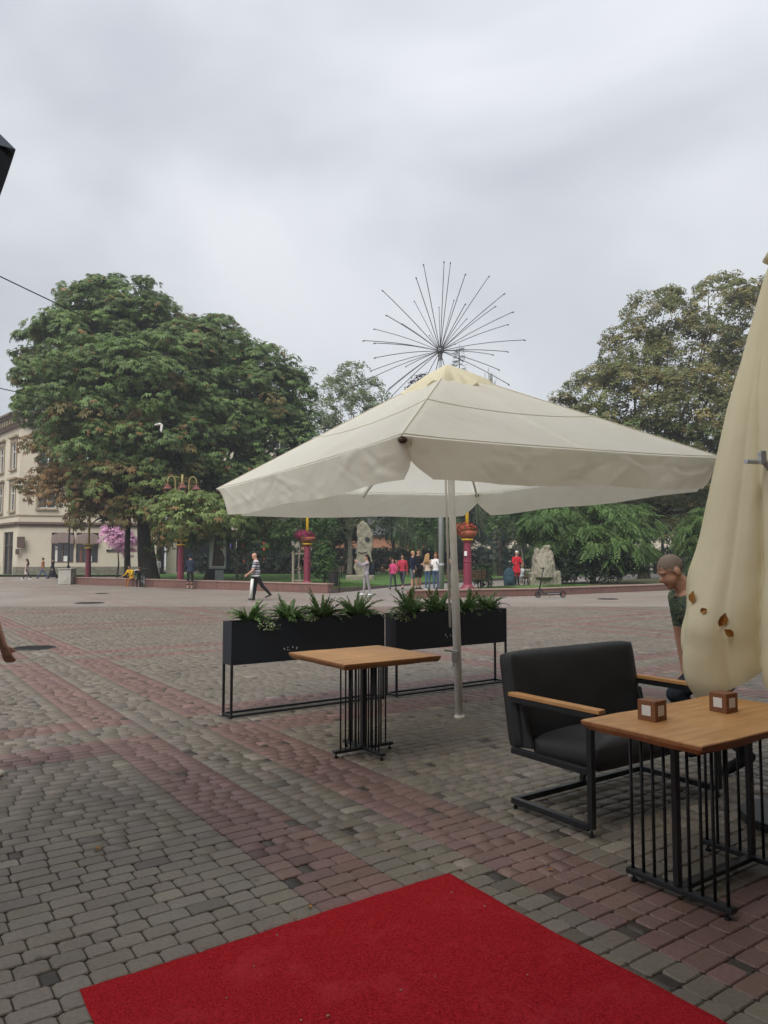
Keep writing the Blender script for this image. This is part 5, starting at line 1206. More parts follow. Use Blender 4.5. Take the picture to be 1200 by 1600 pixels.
# ================================================================== STONES
def noise3(p, s): return math.sin(p.x * 5.1 * s + 1.3) * math.sin(p.y * 4.3 * s + 2.1) * math.sin(p.z * 4.7 * s + .4) + .5 * math.sin(p.x * 11.3 * s) * math.sin(p.z * 9.7 * s + 1)
def remesh(mb, voxel, smooth_it=4, name='tmp'):
    o = mb.build(name, MT['black']); md = o.modifiers.new('r', 'REMESH'); md.mode = 'VOXEL'; md.voxel_size = voxel
    if smooth_it: sm = o.modifiers.new('s', 'SMOOTH'); sm.iterations = smooth_it; sm.factor = .5
    dg = bpy.context.evaluated_depsgraph_get(); ev = o.evaluated_get(dg); me = bpy.data.meshes.new_from_object(ev); old = o.data
    bpy.data.objects.remove(o); bpy.data.meshes.remove(old); me.materials.clear(); return me
def mesh_obj(name, me, mats, parent=None, smooth=True):
    for m_ in (mats if isinstance(mats, (list, tuple)) else [mats]): me.materials.append(m_)
    me.polygons.foreach_set('use_smooth', [smooth] * len(me.polygons)); me.name = name
    o = bpy.data.objects.new(name, me); C.objects.link(o)
    if parent: o.parent = parent
    return o
def displaced(me, amp, s, amp2=0, s2=1):
    me.update(); nr = [v.normal.copy() for v in me.vertices]
    for v, n_ in zip(me.vertices, nr): v.co += n_ * (amp * noise3(v.co, s) + amp2 * noise3(v.co + Vector((3, 1, 2)), s2))
    me.update(); return me
def standing_stone():
    t = thing('standing_stone', 'tall carved grey standing stone with a hole on the lawn', 'sculpture', (-1.4, 50, .15))
    m = MB(); k = 1.0     # outline about 3.2 m tall
    poly = [(-.45, .0), (.15, -.02), (.55, .5), (.62, 1.0), (.52, 1.6), (.62, 2.0), (.66, 2.7), (.55, 3.1), (.25, 3.55), (-.02, 3.75), (-.22, 3.6), (-.42, 3.5), (-.42, 2.2), (-.46, 1.4), (-.62, .6)]
    m.prism(poly, .55, None, (0, 0, .25)); me = displaced(remesh(m, .05, 3), .03, 1.1, .015, 3.5)
    mesh_obj('stone', me, MT['stone'], t)
    MB().tube([(.28, -.33, 2.75), (.28, -.2, 2.75)], [.16, .12], 12).build('hole', MT['black'], t)  # solid black plug; its colour stands in for the shade inside a hole
    m = MB(); m.box((-.2, 0, .12), (1.9, 1.1, .42)); mesh_obj('plinth', displaced(remesh(m, .06, 3), .02, 1.5), MT['stone'], t)
    m = MB(); m.tube([(-.35, -.3, 1.9), (-.1, -.31, 1.82), (.25, -.31, 1.9)], .04, 6); m.build('groove_shade_rod', MT['kerb'], t)  # raised rod, coloured dark to imitate the shade of a carved groove
standing_stone()
def stone_group():
    t = thing('stone_sculpture', 'pale carved stone sculpture of huddled figures on a block behind the scooter', 'sculpture', (8.35, 38.6, .2))
    t.scale = (.68, .8, .97); m = MB()
    m.box((-.15, 0, .28), (2.0, 1.1, .75)); m.box((.75, .05, .35), (.9, 1.0, .8))
    # draped bodies
    m.lathe([(.95, .4), (.85, .9), (.68, 1.3), (.5, 1.6), (.2, 1.75)], 14, (-.1, 0, 0)); m.ball((.3, 0, 1.25), (.55, .5, .75)); m.ball((-.5, 0, 1.15), (.42, .45, .7))
    m.ball((.22, -.08, 1.88), (.24, .26, .27)); m.ball((.24, -.05, 2.03), (.33, .32, .12)); m.ball((-.5, -.05, 1.72), (.26, .26, .3)); m.ball((-.12, -.1, 1.72), (.2, .22, .26))
    m.tube([(.55, -.3, 1.5), (.2, -.52, 1.2), (-.3, -.5, 1.25)], [.16, .13, .1], 8); m.tube([(-.65, -.3, 1.4), (-.4, -.5, 1.1), (.1, -.55, .95)], [.14, .12, .1], 8); m.tube([(-.8, -.3, .7), (-.1, -.6, .75), (.55, -.45, 1.1)], [.12, .14, .12], 8); m.tube([(.6, -.3, .5), (.65, -.35, 1.0), (.45, -.35, 1.5)], [.2, .18, .12], 8)
    me = displaced(remesh(m, .035, 3), .028, 1.6, .016, 4.5)
    mesh_obj('figures', me, MT['stone'], t)
stone_group()
MB_slab = thing('dark_slab', 'dark slate notice slab standing under the linden by the closed parasol', 'slab', (18.6, 45.2, .2))
MB().box((0, 0, 1.5), (1.5, .3, 3.0)).build('panel', MT['roof'], MB_slab, bevel=.04); MB().box((0, 0, .1), (1.9, .6, .2)).build('foot', MT['concrete'], MB_slab)

# ================================================================== STREET FURNITURE
def stake_frame(x, y, z, rz, label, sapling):
    t = thing('tree_guard', label, 'tree guard', (x, y, z), rz, 'timber frames round the young trees'); w_ = .75; H = 1.75
    for sx in (-1, 1):
        for sy in (-1, 1): MB().lathe([(.06, 0), (.06, H - .001)], 8, (sx * w_ / 2, sy * w_ / 2, 0)).build('post', MT['timber'], t)
    for sx in (-1, 1): MB().box((sx * w_ / 2, 0, H + .035), (.09, w_ + .2, .07)).build('rail', MT['timber'], t); MB().box((0, sx * w_ / 2, H - .06), (w_ - .125, .04, .09)).build('rail', MT['timber'], t); MB().box((0, sx * w_ / 2, .22), (w_ - .125, .04, .09)).build('rail', MT['timber'], t)
stake_frame(-9.9, 51.6, .16, .1, 'timber tree guard behind the striped-shirt man', None); stake_frame(-4.62, 40.6, .16, .15, 'timber tree guard left of the magenta-flowered lamp', None)
def young_birch():
    t = thing('bare_sapling', 'young pale multi-stemmed tree growing in the guard behind the striped-shirt man', 'tree', (-9.9, 51.6, .16)); m = MB(); rr = random.Random(3); tips = []
    for k in range(6):
        a = k * 1.05; e = Vector((math.cos(a) * .9, math.sin(a) * .6, 4.6 + rr.uniform(-.4, .6))); m.tube([(0, 0, 0), (0, 0, 1.4 + .1 * k), e * .55 + Vector((0, 0, .4)), e], [.07, .06, .035, .012], 6); tips.append(e)
    m.build('trunk', MT['barkp'], t, smooth=True)
    L = [(e.x * .9, e.y * .9, e.z - .2, .7, .6, .8, (.055, .1, .035), BROWN, .05) for e in tips] + [(.7, -.3, 2.6, .45, .4, .6, (.06, .11, .04), BROWN, 0)]
    crown('crown', L, 'pair', .17, 8, t, 97, clump=.4, gap=.3)
young_birch()
simple_tree(-4.62, 40.6, .16, 5.2, 1.5, 'young leafy tree growing in the guard left of the magenta-flowered lamp', 55, (.06, .11, .035), 0, leaf=.2, dens=13, tr=.05, pale=True, low=.42)
def litter_bin():
    t = thing('litter_bin', 'dark slatted litter bin on a post at the left wall end', 'bin', (-2.32, 34.0, .02))
    m = MB()
    for k in range(14):
        a = 2 * math.pi * k / 14; MB().box((.2 * math.cos(a), .2 * math.sin(a), .62), (.02, .075, .62), a).build('slat', MT['iron'], t)
    MB().lathe([(.17, .32), (.185, .9), (.17, .9), (.0, .34)], 14).build('liner', MT['black'], t); MB().lathe([(.23, .9), (.23, .95), (.2, .95), (.2, .9)], 14).build('rim', MT['iron'], t)
    MB().tube([(.26, 0, 0), (.26, 0, .95)], .025, 8).build('post', MT['iron'], t); MB().box((.13, 0, .3), (.3, .05, .04)).build('bracket', MT['iron'], t)
litter_bin()
def hoop():
    m = MB(); pts = [(-.26, 0, 0), (-.26, 0, .55)] + [(-.26 * math.cos(math.pi * k / 8), 0, .55 + .28 * math.sin(math.pi * k / 8)) for k in range(1, 8)] + [(.26, 0, .55), (.26, 0, 0)]
    o = m.tube(pts, .03, 8).build('bicycle_hoop', MT['iron'], None, smooth=True, loc=(4.55, 33.9, .12), rz=.3); tag(o, 'dark tubular bicycle hoop right of the orange-flowered lamp', 'bike rack')
hoop()
def bench(x, y, z, rz, label, L_=1.8):
    t = thing('park_bench', label, 'bench', (x, y, z), rz, 'park benches')
    for k in range(4): MB().box((0, -.18 + k * .12, .45), (L_, .1, .035)).build('seat_slat', MT['planks'], t, bevel=.006, segs=1)
    for k in range(3): MB().box((0, .27 + k * .035, .56 + k * .13), (L_, .03, .1), Matrix.Rotation(R(-15), 3, 'X')).build('back_slat', MT['planks'], t, bevel=.006, segs=1)
    for s_ in (-1, 1):
        MB().tube([(s_ * L_ * .4, -.24, 0), (s_ * L_ * .4, -.2, .43), (s_ * L_ * .4, .22, .42), (s_ * L_ * .4, .36, .9)], .03, 8).build('frame', MT['iron'], t); MB().tube([(s_ * L_ * .4, .22, .42), (s_ * L_ * .4, .34, 0)], .03, 8).build('leg', MT['iron'], t)
bench(3.7, 33.7, .18, R(180), 'dark slatted bench behind the orange-flowered lamp'); bench(-4.2, 56, .16, R(0), 'dark bench on the far lawn left of the standing stone', 2.4); bench(7.2, 38.95, .18, R(8), 'short dark bench left of the stone sculpture with a child on it', .8)
def poster_stand():
    t = thing('poster_stand', 'illuminated-style advertising stand with a portrait poster on the left lawn', 'advertising stand', (-11.0, 49.3, .16), R(12))
    MB().box((0, 0, 2.05), (1.42, .34, 2.75)).build('case', mat('poster_case', (.03, .04, .055), .4), t, bevel=.03)
    MB().box((-.12, -.19, 2.05), (1.12, .03, 2.6)).build('poster_frame', MT['galv'], t, bevel=.01); p = MB().box((-.12, -.212, 2.07), (1.0, .012, 2.4)).build('poster', MT['whitep'], t)
    MB().prism([(-.5, .78), (.3, .78), (.36, 1.3), (.2, 1.75), (.05, 1.9), (.22, 2.1), (.25, 2.55), (.14, 2.85), (-.1, 2.95), (-.3, 2.75), (-.36, 2.2), (-.42, 1.5)], .006, None, (.0, -.223, .15)).build('portrait', MT['bframe'], p)
    MB().prism([(.02, 2.0), (.25, 1.95), (.22, 2.35), (.05, 2.3)], .004, None, (0, -.229, .1)).build('portrait', MT['pinkc'], p)
    for k, (w_, zz) in enumerate(((.85, 3.1), (.7, 3.0), (.35, 3.2))): MB().box((-.12 - (.85 - w_) / 2, -.2205, zz), (w_, .004, .045)).build('print_line', MT['galv'], p)
    MB().box((.1, 0, 3.62), (.75, .2, .4)).build('crest_box', MT['roof'], t); MB().box((.0, 0, .34), (.55, .2, .68)).build('foot', MT['galv'], t)
poster_stand()
def pillar():
    t = thing('stone_pillar', 'short pale concrete pillar at the far end of the left granite wall', 'pillar', (-19.6, 45.7, 0))
    MB().box((0, 0, .46), (.78, .78, .92)).build('shaft', MT['concrete'], t, bevel=.03); MB().box((0, 0, .95), (.88, .88, .06)).build('cap', MT['concrete'], t, bevel=.015)
    u = thing('thin_sign_post', 'thin dark post with a small cross arm rising from the pale pillar', 'post', (-19.55, 45.7, .98)); MB().tube([(0, 0, 0), (0, 0, 3.6)], .05, 8).build('post', MT['iron'], u); MB().box((-.35, 0, 1.55), (.6, .05, .07)).build('arm', MT['iron'], u)
    MB().lathe([(.1, 0), (.1, .15), (.05, .18)], 10).build('base', MT['iron'], u)
pillar()
def scooter():
    t = thing('electric_scooter', 'black electric kick scooter parked in front of the right granite wall', 'scooter', (6.15, 29.55, 0), R(2))
    def wheel(x, red=False):
        w_ = MB(); pts = [(x + .105 * math.cos(2 * math.pi * k / 20), 0, .125 + .105 * math.sin(2 * math.pi * k / 20)) for k in range(21)]; o = w_.tube(pts, .022, 8, False).build('wheel', MT['rubber'], t, smooth=True)
        h_ = MB(); h_.tube([(x, -.022, .125), (x, .022, .125)], .055, 12); 
        for k in range(5): h_.bar((x, 0, .125), (x + .085 * math.cos(k * 1.257), 0, .125 + .085 * math.sin(k * 1.257)), .02)
        h_.build('rim', MT['lampred'] if red else MT['steel'], o)
    wheel(.0); wheel(1.0, True)
    MB().prism([(.16, .17), (.3, .135), (.92, .135), (.98, .17), (.92, .2), (.3, .2)], .15).build('deck', MT['steel'], t, bevel=.008); MB().box((.6, 0, .207), (.5, .13, .006)).build('grip_mat', MT['rubber'], t)
    for s_ in (-1, 1): MB().box((.6, s_ * .077, .17), (.5, .004, .02)).build('trim_strip', MT['galv'], t)
    MB().tube([(.0, .0, .125), (.04, 0, .27), (.06, 0, .36)], .03, 8).build('fork', MT['steel'], t); MB().tube([(.06, 0, .33), (.23, 0, 1.14)], .026, 10).build('stem', MT['steel'], t, smooth=True); MB().bar((.08, 0, .36), (.22, 0, .17), .05).build('neck', MT['steel'], t)
    hb = MB().tube([(.2, -.23, 1.17), (.235, 0, 1.16), (.2, .23, 1.17)], .016, 8).build('handlebar', MT['steel'], t, smooth=True); MB().tube([(.2, -.24, 1.17), (.215, -.12, 1.166)], .021, 8).build('grip', MT['rubber'], hb); MB().tube([(.2, .24, 1.17), (.215, .12, 1.166)], .021, 8).build('grip', MT['rubber'], hb); MB().ball((.235, 0, 1.185), (.05, .035, .02)).build('display', MT['black'], hb)
    pts = [(1.0 + .145 * math.cos(R(a)), 0, .125 + .145 * math.sin(R(a))) for a in range(20, 165, 12)]; m = MB()
    for p, q in zip(pts[:-1], pts[1:]): m.bar(p, q, .055, .006, up=(0, 1, 0)) if False else m.box(((p[0] + q[0]) / 2, 0, (p[2] + q[2]) / 2), (.034, .06, .008), Matrix.Rotation(-math.atan2(q[2] - p[2], q[0] - p[0]), 3, 'Y'))
    m.build('rear_fender', MT['steel'], t); MB().bar((.45, .06, .15), (.52, .16, .01), .014).build('kickstand', MT['galv'], t)
scooter()
def bicycle():
    t = thing('bicycle', 'dark bicycle leaning by the left granite wall next to the seated person', 'bicycle', (-13.35, 40.9, 0), R(115))
    for x in (-.52, .52):
        pts = [(x + .33 * math.cos(2 * math.pi * k / 24), 0, .345 + .33 * math.sin(2 * math.pi * k / 24)) for k in range(25)]; o = MB().tube(pts, .02, 6, False).build('wheel', MT['rubber'], t, smooth=True); m = MB()
        for k in range(12): m.tube([(x, 0, .345), (x + .32 * math.cos(k * .5236), 0, .345 + .32 * math.sin(k * .5236))], .004, 4)
        m.tube([(x, -.05, .345), (x, .05, .345)], .025, 8); m.build('spokes', MT['galv'], o)
    m = MB()
    for a, b_ in (((-.52, 0, .345), (-.1, 0, .3)), ((-.1, 0, .3), (-.2, 0, .82)), ((-.52, 0, .345), (-.18, 0, .72)), ((-.1, 0, .3), (.38, 0, .78)), ((-.18, 0, .74), (.36, 0, .85)), ((.36, 0, .9), (.52, 0, .345))): m.tube([a, b_], .018, 8)
    m.build('frame', MT['steel'], t); MB().ball((-.22, 0, .88), (.14, .07, .04)).build('saddle', MT['black'], t); MB().tube([(.34, 0, .9), (.32, 0, 1.02)], .014, 8).build('stem', MT['steel'], t); MB().tube([(.24, -.28, 1.04), (.34, 0, 1.03), (.24, .28, 1.04)], .014, 8).build('handlebar', MT['steel'], t); MB().tube([(-.1, -.1, .2), (-.1, -.08, .3), (-.1, .08, .3), (-.1, .1, .4)], .012, 6).build('crank', MT['galv'], t)
bicycle()
def rucksack(x, y, z, label, s_=1.0, rz=0, col=(.03, .06, .08), name='travel_bag'):
    t = thing(name, label, 'bag', (x, y, z), rz); m = MB(); m.ball((0, 0, .36 * s_), (.25 * s_, .17 * s_, .38 * s_)); m.ball((0, -.1 * s_, .22 * s_), (.2 * s_, .12 * s_, .2 * s_)); m.box((0, 0, .1 * s_), (.42 * s_, .26 * s_, .2 * s_))
    mesh_obj('bag_body', displaced(remesh(m, .03, 3), .01, 4), cloth(col), t); MB().tube([(-.1 * s_, 0, .7 * s_), (-.08 * s_, 0, .8 * s_), (.08 * s_, 0, .8 * s_), (.1 * s_, 0, .7 * s_)], .02, 6).build('handle', MT['black'], t)
rucksack(6.32, 37.3, .2, 'large teal travel bag standing left of the red-coated woman', 1.25)

# ================================================================== CABLES
def cable(p, q, sag, r, label):
    p, q = Vector(p), Vector(q); n_ = 40; pts = [p.lerp(q, k / n_) - Vector((0, 0, sag * 4 * (k / n_) * (1 - k / n_))) for k in range(n_ + 1)]
    tag(MB().tube(pts, r, 5).build('overhead_cable', MT['cable'], smooth=True), label, 'cable')
cable((-14, 17, 10.6), (4, 62, 9.5), .5, .02, 'upper overhead cable entering at the left and crossing the chestnut')
cable((-13.5, 17.5, 6.6), (1, 60, 9.6), .4, .016, 'lower overhead cable crossing in front of the chestnut crown')
def hung_lamp():
    t = thing('hanging_street_light', 'white street light hanging from the lower cable in front of the chestnut', 'street light', (-9.2, 29.9, 7.0))
    MB().tube([(0, 0, .32), (0, 0, .05)], .015, 6).build('hanger', MT['cable'], t); m = MB(); m.tube([(-.3, 0, .04), (.0, 0, .1), (.18, 0, .02)], [.05, .08, .04], 8); m.build('housing', MT['wframe'], t, smooth=True); MB().prism([(.05, .05), (.2, .02), (.12, -.42), (.02, -.3)], .1).build('glass_cover', MT['wframe'], t, bevel=.02); t.scale = (.7, .7, .7)
hung_lamp()

# ================================================================== PEOPLE
SK = mat('skin', (.42, .235, .16), .55, var=.12, scale=12, spec=.35); SKT = mat('tanned_skin', (.5, .27, .185), .5, var=.14, scale=14, bump=.15, bscale=90, spec=.4); EYE = MT['black']; LIP = mat('lip_skin', (.33, .12, .1), .5)
def hairm(c): return cloth(c, .7)
def ellips(m, c, r, rot=None): m.ball(c, r, 14, 10, rot)
def capsule(m, p, q, r0, r1):
    p, q = Vector(p), Vector(q); d = q - p; L = max(d.length, 1e-5); u = d / L; pts = []; rr = []
    for k in range(3, 0, -1): a = k * R(28); pts.append(p - u * r0 * math.sin(a)); rr.append(r0 * math.cos(a))
    pts.append(p); rr.append(r0); pts.append(q); rr.append(r1)
    for k in range(1, 4): a = k * R(28); pts.append(q + u * r1 * math.sin(a)); rr.append(r1 * math.cos(a))
    m.tube(pts, rr, 10)
def rotX(v, a):      # +a swings a downward vector forward (towards -Y)
    c, s_ = math.cos(a), math.sin(a); return Vector((v.x, v.y * c + v.z * s_, -v.y * s_ + v.z * c))
def person(label, loc, rz, height=1.72, lean=0, legs=((0, 0), (0, 0)), arms=((0, 8, 10), (0, 8, 10)), top=None, bottom=None, shoe=None, skin=None, sleeve=2.0, trouser=2.0, hem=.93, hair=None, hairkind='short', build=1.0, belly=0, skirt=None, head=(0, 0, 0), voxel=.015, group=None, seat=None, inner=None, extras=None, fem=False, twist=0):
    """faces local -Y. legs: (forward swing, knee bend) deg; arms: (forward, out, elbow) deg. sleeve/trouser: 1 = to elbow/knee, 2 = full"""
    t = thing('person', label, 'person', loc, rz, group); s_ = height / 1.75; skin = skin or SK
    m = MB(); prims = []      # (zone, p, q, r0, r1, part)
    def cap_(zone, p, q, r0, r1, part=''): capsule(m, p, q, r0, r1); prims.append((zone, Vector(p), Vector(q), r0, r1, part))
    HIP = Vector((0, 0, .93)); B = build
    def tor(v): return HIP + rotX(Vector(v) - HIP, R(-lean)) if False else HIP + Matrix.Rotation(R(lean), 3, 'X') @ (Vector(v) - HIP)
    # torso rings
    rings = [(.84, .155, .115), (.93, .168 * (1.04 if fem else 1), .122 + belly * .3), (1.05, .148 * (.92 if fem else 1), .108 + belly), (1.18, .158, .115 + belly * .6), (1.30, .175, .118), (1.39, .172, .104), (1.455, .11, .08), (1.49, .06, .06)]
    V = []; ns = 16
    for (z, rx, ry) in rings:
        for k in range(ns):
            a = 2 * math.pi * k / ns; cx = math.cos(a); sy = math.sin(a); V.append(tor((rx * B * math.copysign(abs(cx) ** .85, cx), ry * B * math.copysign(abs(sy) ** .85, sy) - (belly * .6 if z < 1.2 else 0), z)))
    F = [(i * ns + k, i * ns + (k + 1) % ns, (i + 1) * ns + (k + 1) % ns, (i + 1) * ns + k) for i in range(len(rings) - 1) for k in range(ns)] + [tuple(range(ns - 1, -1, -1)), tuple((len(rings) - 1) * ns + k for k in range(ns))]
    m.add(V, F); prims.append(('torso', tor((0, 0, .9)), tor((0, 0, 1.36)), .15 * B, .16 * B, 'torso'))
    cap_('skin', tor((0, 0, 1.45)), tor((0, -.01, 1.56)), .055 * (1.16 if B > 1.05 else 1), .052 * (1.16 if B > 1.05 else 1), 'neck')
    # head
    hc0 = tor((0, -.018, 1.645)); Mh = (Matrix.Rotation(R(lean * .55 + head[0]), 3, 'X') @ Matrix.Rotation(R(head[1]), 3, 'Z') @ Matrix.Rotation(R(head[2]), 3, 'Y'))
    nb = tor((0, -.01, 1.55)); hc = nb + Mh @ Vector((0, -.008, .095))
    def hp(x, y, z): return hc + Mh @ Vector((x, y, z))
    def hell(c, r): ellips(m, hp(*c), r, Mh); prims.append(('skin', hp(*c), hp(*c), min(r), min(r), 'head'))
    hell((0, .012, .03), (.074, .092, .088)); hell((0, -.022, -.035), (.062, .068, .08)); hell((0, -.055, -.085), (.035, .032, .028)); hell((0, -.091, -.018), (.012, .017, .022)); hell((0, -.066, .028), (.05, .018, .016))
    for sx in (-1, 1): hell((sx * .078, .012, -.01), (.012, .022, .033))
    # legs
    feet = []
    for side, (fw, kn) in zip((-1, 1), legs):
        h = Vector((side * .088 * B, 0, .90)); th_ = rotX(Vector((0, 0, -1)), R(fw)); k_ = h + th_ * .43; sh = rotX(Vector((0, 0, -1)), R(fw - kn)); an = k_ + sh * .40
        cap_('leg', h, k_, .088 * B, .06 * B, 'thigh'); cap_('leg', k_, an, .06 * B, .042 * B, 'shin'); cap_('leg', k_.lerp(an, .15) + Vector((0, .012, 0)), k_.lerp(an, .45) + Vector((0, .014, 0)), .054 * B, .05 * B, 'shin')
        fa = R(fw - kn) * .55; fd = rotX(Vector((0, -1, 0)), fa); heel = an + Vector((0, .03, -.035)); toe = an + fd * .15 + Vector((0, 0, -.045))
        cap_('shoe', heel, toe, .04, .036, 'foot'); cap_('shoe', toe, toe + fd * .03, .036, .03, 'foot'); feet.append(min(heel.z, toe.z) - .04)
    # arms
    for side, (fw, ou, el) in zip((-1, 1), arms):
        sh0 = tor((side * .185 * B, 0, 1.405)); d = Matrix.Rotation(R(ou) * -side, 3, 'Y') @ Vector((0, 0, -1)); d = Matrix.Rotation(R(lean) * .35, 3, 'X') @ d if False else d; d = rotX(d, R(fw)); e_ = sh0 + d * .285
        d2 = rotX(Matrix.Rotation(R(ou * .2 - el * .12) * -side, 3, 'Y') @ Vector((0, 0, -1)), R(fw + el)); w_ = e_ + d2 * .25
        cap_('arm', sh0, e_, .056 * B, .043 * B, 'upper'); cap_('arm', e_, w_, .043 * B, .029, 'fore')
        # hand: palm and five fingers
        hd = d2.normalized(); sd_ = Vector((0, -1, 0)) if abs(hd.y) < .8 else Vector((0, 0, 1)); lat = (sd_ - hd * sd_.dot(hd)).normalized(); nr = hd.cross(lat) * side
        pc = w_ + hd * .05
        for k in (-1, 0, 1): cap_('skin', w_ + hd * .015 + lat * .017 * k, w_ + hd * .085 + lat * .024 * k, .015, .014, 'hand')
        for k, L_ in zip((-1.5, -.5, .5, 1.5), (.060, .075, .08, .07)):
            b0 = w_ + hd * .085 + lat * .0185 * k; f1 = (hd * .9 - nr * .3 + lat * .06 * k).normalized(); f2 = (hd * .55 - nr * .8).normalized(); k1 = b0 + f1 * L_ * .5
            cap_('skin', b0, k1, .0092, .0088, 'hand'); cap_('skin', k1, k1 + f2 * L_ * .5, .0088, .0075, 'hand')
        tb = w_ + hd * .03 + lat * .026; k1 = tb + (lat * .8 + hd * .7 - nr * .2).normalized() * .035; cap_('skin', tb, k1, .013, .0105, 'hand'); cap_('skin', k1, k1 + (hd * .95 - nr * .3).normalized() * .03, .0105, .0085, 'hand')
    if skirt:      # (hem height, hem radius): coat or dress skirt
        hz, hr = skirt; pr = [(.135, 1.06), (.17, .93), ((.17 + hr) / 2 + .01, (.93 + hz) / 2), (hr, hz), (hr * .9, hz)]; Vq = []
        for (rr_, z) in pr:
            for k in range(18):
                a = 2 * math.pi * k / 18; q = rr_ * (1 + .05 * math.sin(a * 5) * (z < .8)); Vq.append((q * math.cos(a), q * .8 * math.sin(a), z))
        m.add(Vq, [(i * 18 + k, (i + 1) * 18 + k, (i + 1) * 18 + (k + 1) % 18, i * 18 + (k + 1) % 18) for i in range(4) for k in range(18)] + [tuple(range(17, -1, -1)), tuple(4 * 18 + k for k in range(18))]); prims.append(('skirt', Vector((0, 0, 1.0)), Vector((0, 0, hz + .02)), .15, hr, 'skirt'))
    me = remesh(m, voxel / s_, 3)
    # zones -> materials
    mats = [skin, top, bottom, shoe, EYE, LIP, inner or top]
    n_ = len(me.polygons); ce = np.empty(n_ * 3); me.polygons.foreach_get('center', ce); ce = ce.reshape(-1, 3); best = np.full(n_, 9e9); zi = np.zeros(n_, int); tt_ = np.zeros(n_)
    for i, (zone, p, q, r0, r1, part) in enumerate(prims):
        p_, q_ = np.array(p), np.array(q); d = q_ - p_; L2 = max(d @ d, 1e-9); tt = np.clip(((ce - p_) @ d) / L2, 0, 1); dist = np.linalg.norm(ce - (p_ + tt[:, None] * d), axis=1) - (r0 + (r1 - r0) * tt)
        if part == 'torso': dist = np.where(dist > .08, dist, dist * .4)
        b_ = dist < best; best[b_] = dist[b_]; zi[b_] = i; tt_[b_] = tt[b_]
    out_ = np.zeros(n_, int); Mi = Matrix.Rotation(R(-lean), 3, 'X')
    loc_z = ((ce - np.array(HIP)) @ np.array(Mi).T + np.array(HIP))[:, 2]
    for i, (zone, p, q, r0, r1, part) in enumerate(prims):
        sel = zi == i
        if zone == 'skin': v = np.zeros(n_, int)
        elif zone == 'torso': v = np.where(loc_z > hem, 1, 2); v = np.where((loc_z > 1.472), 0, v)
        elif zone == 'leg':
            f = tt_ * 1 + (1 if part == 'shin' else 0); v = np.where(f <= trouser, 2, 0); v = np.where((loc_z > hem) & (part == 'thigh') & (tt_ < .12), 1, v)
        elif zone == 'arm': f = tt_ + (1 if part == 'fore' else 0); v = np.where(f <= sleeve, 1, 0)
        elif zone == 'shoe': v = np.full(n_, 3)
        else: v = np.full(n_, 1)
        out_[sel] = v[sel]
    hl = (ce - np.array(hc)) @ np.array(Mh)
    for sx in (-1, 1): out_[np.linalg.norm(hl - np.array((sx * .031, -.083, .008)), axis=1) < max(.011, voxel * .75)] = 4
    out_[(np.abs(hl[:, 0]) < .024) & (np.abs(hl[:, 2] + .062) < max(.005, voxel * .4)) & (hl[:, 1] < -.07)] = 5
    if hairkind == 'paint':
        nzv = .02 * np.sin(hl[:, 0] * 160) * np.sin(hl[:, 2] * 140 + hl[:, 1] * 120) + .005 * np.sin(hl[:, 1] * 420 + hl[:, 2] * 300)
        isH = np.array([p_[5] == 'head' for p_ in prims])[zi]
        out_[isH & (hl[:, 2] + nzv + np.random.default_rng(3).normal(0, .007, n_) > .004 - .9 * hl[:, 1]) & (np.linalg.norm(hl, axis=1) < .2) & ~((np.abs(hl[:, 0]) > .074) & (hl[:, 2] < .03))] = 7
        mats.append(hair); hair = None
    body = mesh_obj('body', me, mats, t); me.polygons.foreach_set('material_index', out_.astype(np.int32)); body.scale = (s_,) * 3
    drop = min(feet) if seat is None else seat; body.location.z = -drop * s_ if seat is None else seat
    # hair
    if hair is not None:
        g = MB(); nseg, nr_ = 22, 14; V = []; F = []
        def rad(th_, a):
            return 1 + .03 * math.sin(a * 7 + th_ * 9) + .02 * math.sin(a * 13)
        for i in range(nr_ + 1):
            th_ = math.pi * .72 * i / nr_
            for k in range(nseg):
                a = 2 * math.pi * k / nseg; fr = -math.sin(a); lim = 1.0
                tmax = {'short': .42 + .38 * (1 - fr) / 2, 'crop': .44 + .30 * (1 - fr) / 2, 'long': .40 + .60 * (1 - fr) / 2, 'bun': .40 + .50 * (1 - fr) / 2, 'hood': .46 + .54 * (1 - fr) / 2, 'cap': .46}[hairkind]
                th2 = math.pi * tmax * i / nr_; kk = {'crop': 1.025, 'hood': 1.22, 'cap': 1.12}.get(hairkind, 1.10) * (rad(th2, a) if hairkind != 'crop' else 1)
                V.append(hp(.078 * kk * math.sin(th2) * math.cos(a), .012 + .096 * kk * math.sin(th2) * math.sin(a), .026 + .094 * kk * math.cos(th2)))
        F = [(i * nseg + k, (i + 1) * nseg + k, (i + 1) * nseg + (k + 1) % nseg, i * nseg + (k + 1) % nseg) for i in range(nr_) for k in range(nseg)]; g.add(V, F)
        if hairkind == 'long':
            for k in range(7): x = (k - 3) * .026; g.tube([hp(x * .8, .07, .06), hp(x * 1.1, .10, -.04), tor((x * 1.4, .12 + .01 * (k % 2), 1.42)), tor((x * 1.5, .125, 1.22 + .02 * (k % 3)))], [.03, .035, .034, .012], 7)
        if hairkind == 'bun': g.ball(hp(0, .1, .06), .045, 10, 8)
        ho = g.build('hair' if hairkind not in ('hood', 'cap') else hairkind, hair, t, smooth=True); ho.scale = (s_,) * 3; ho.location.z = body.location.z
    return t, body, dict(tor=tor, hp=hp, s=s_, z=body.location.z, hc=hc, Mh=Mh)
def extra(t, inf, mb, name, matl, smooth=True, bevel=0):
    o = mb.build(name, matl, t, smooth=smooth, bevel=bevel); o.scale = (inf['s'],) * 3; o.location.z = inf['z']; return o
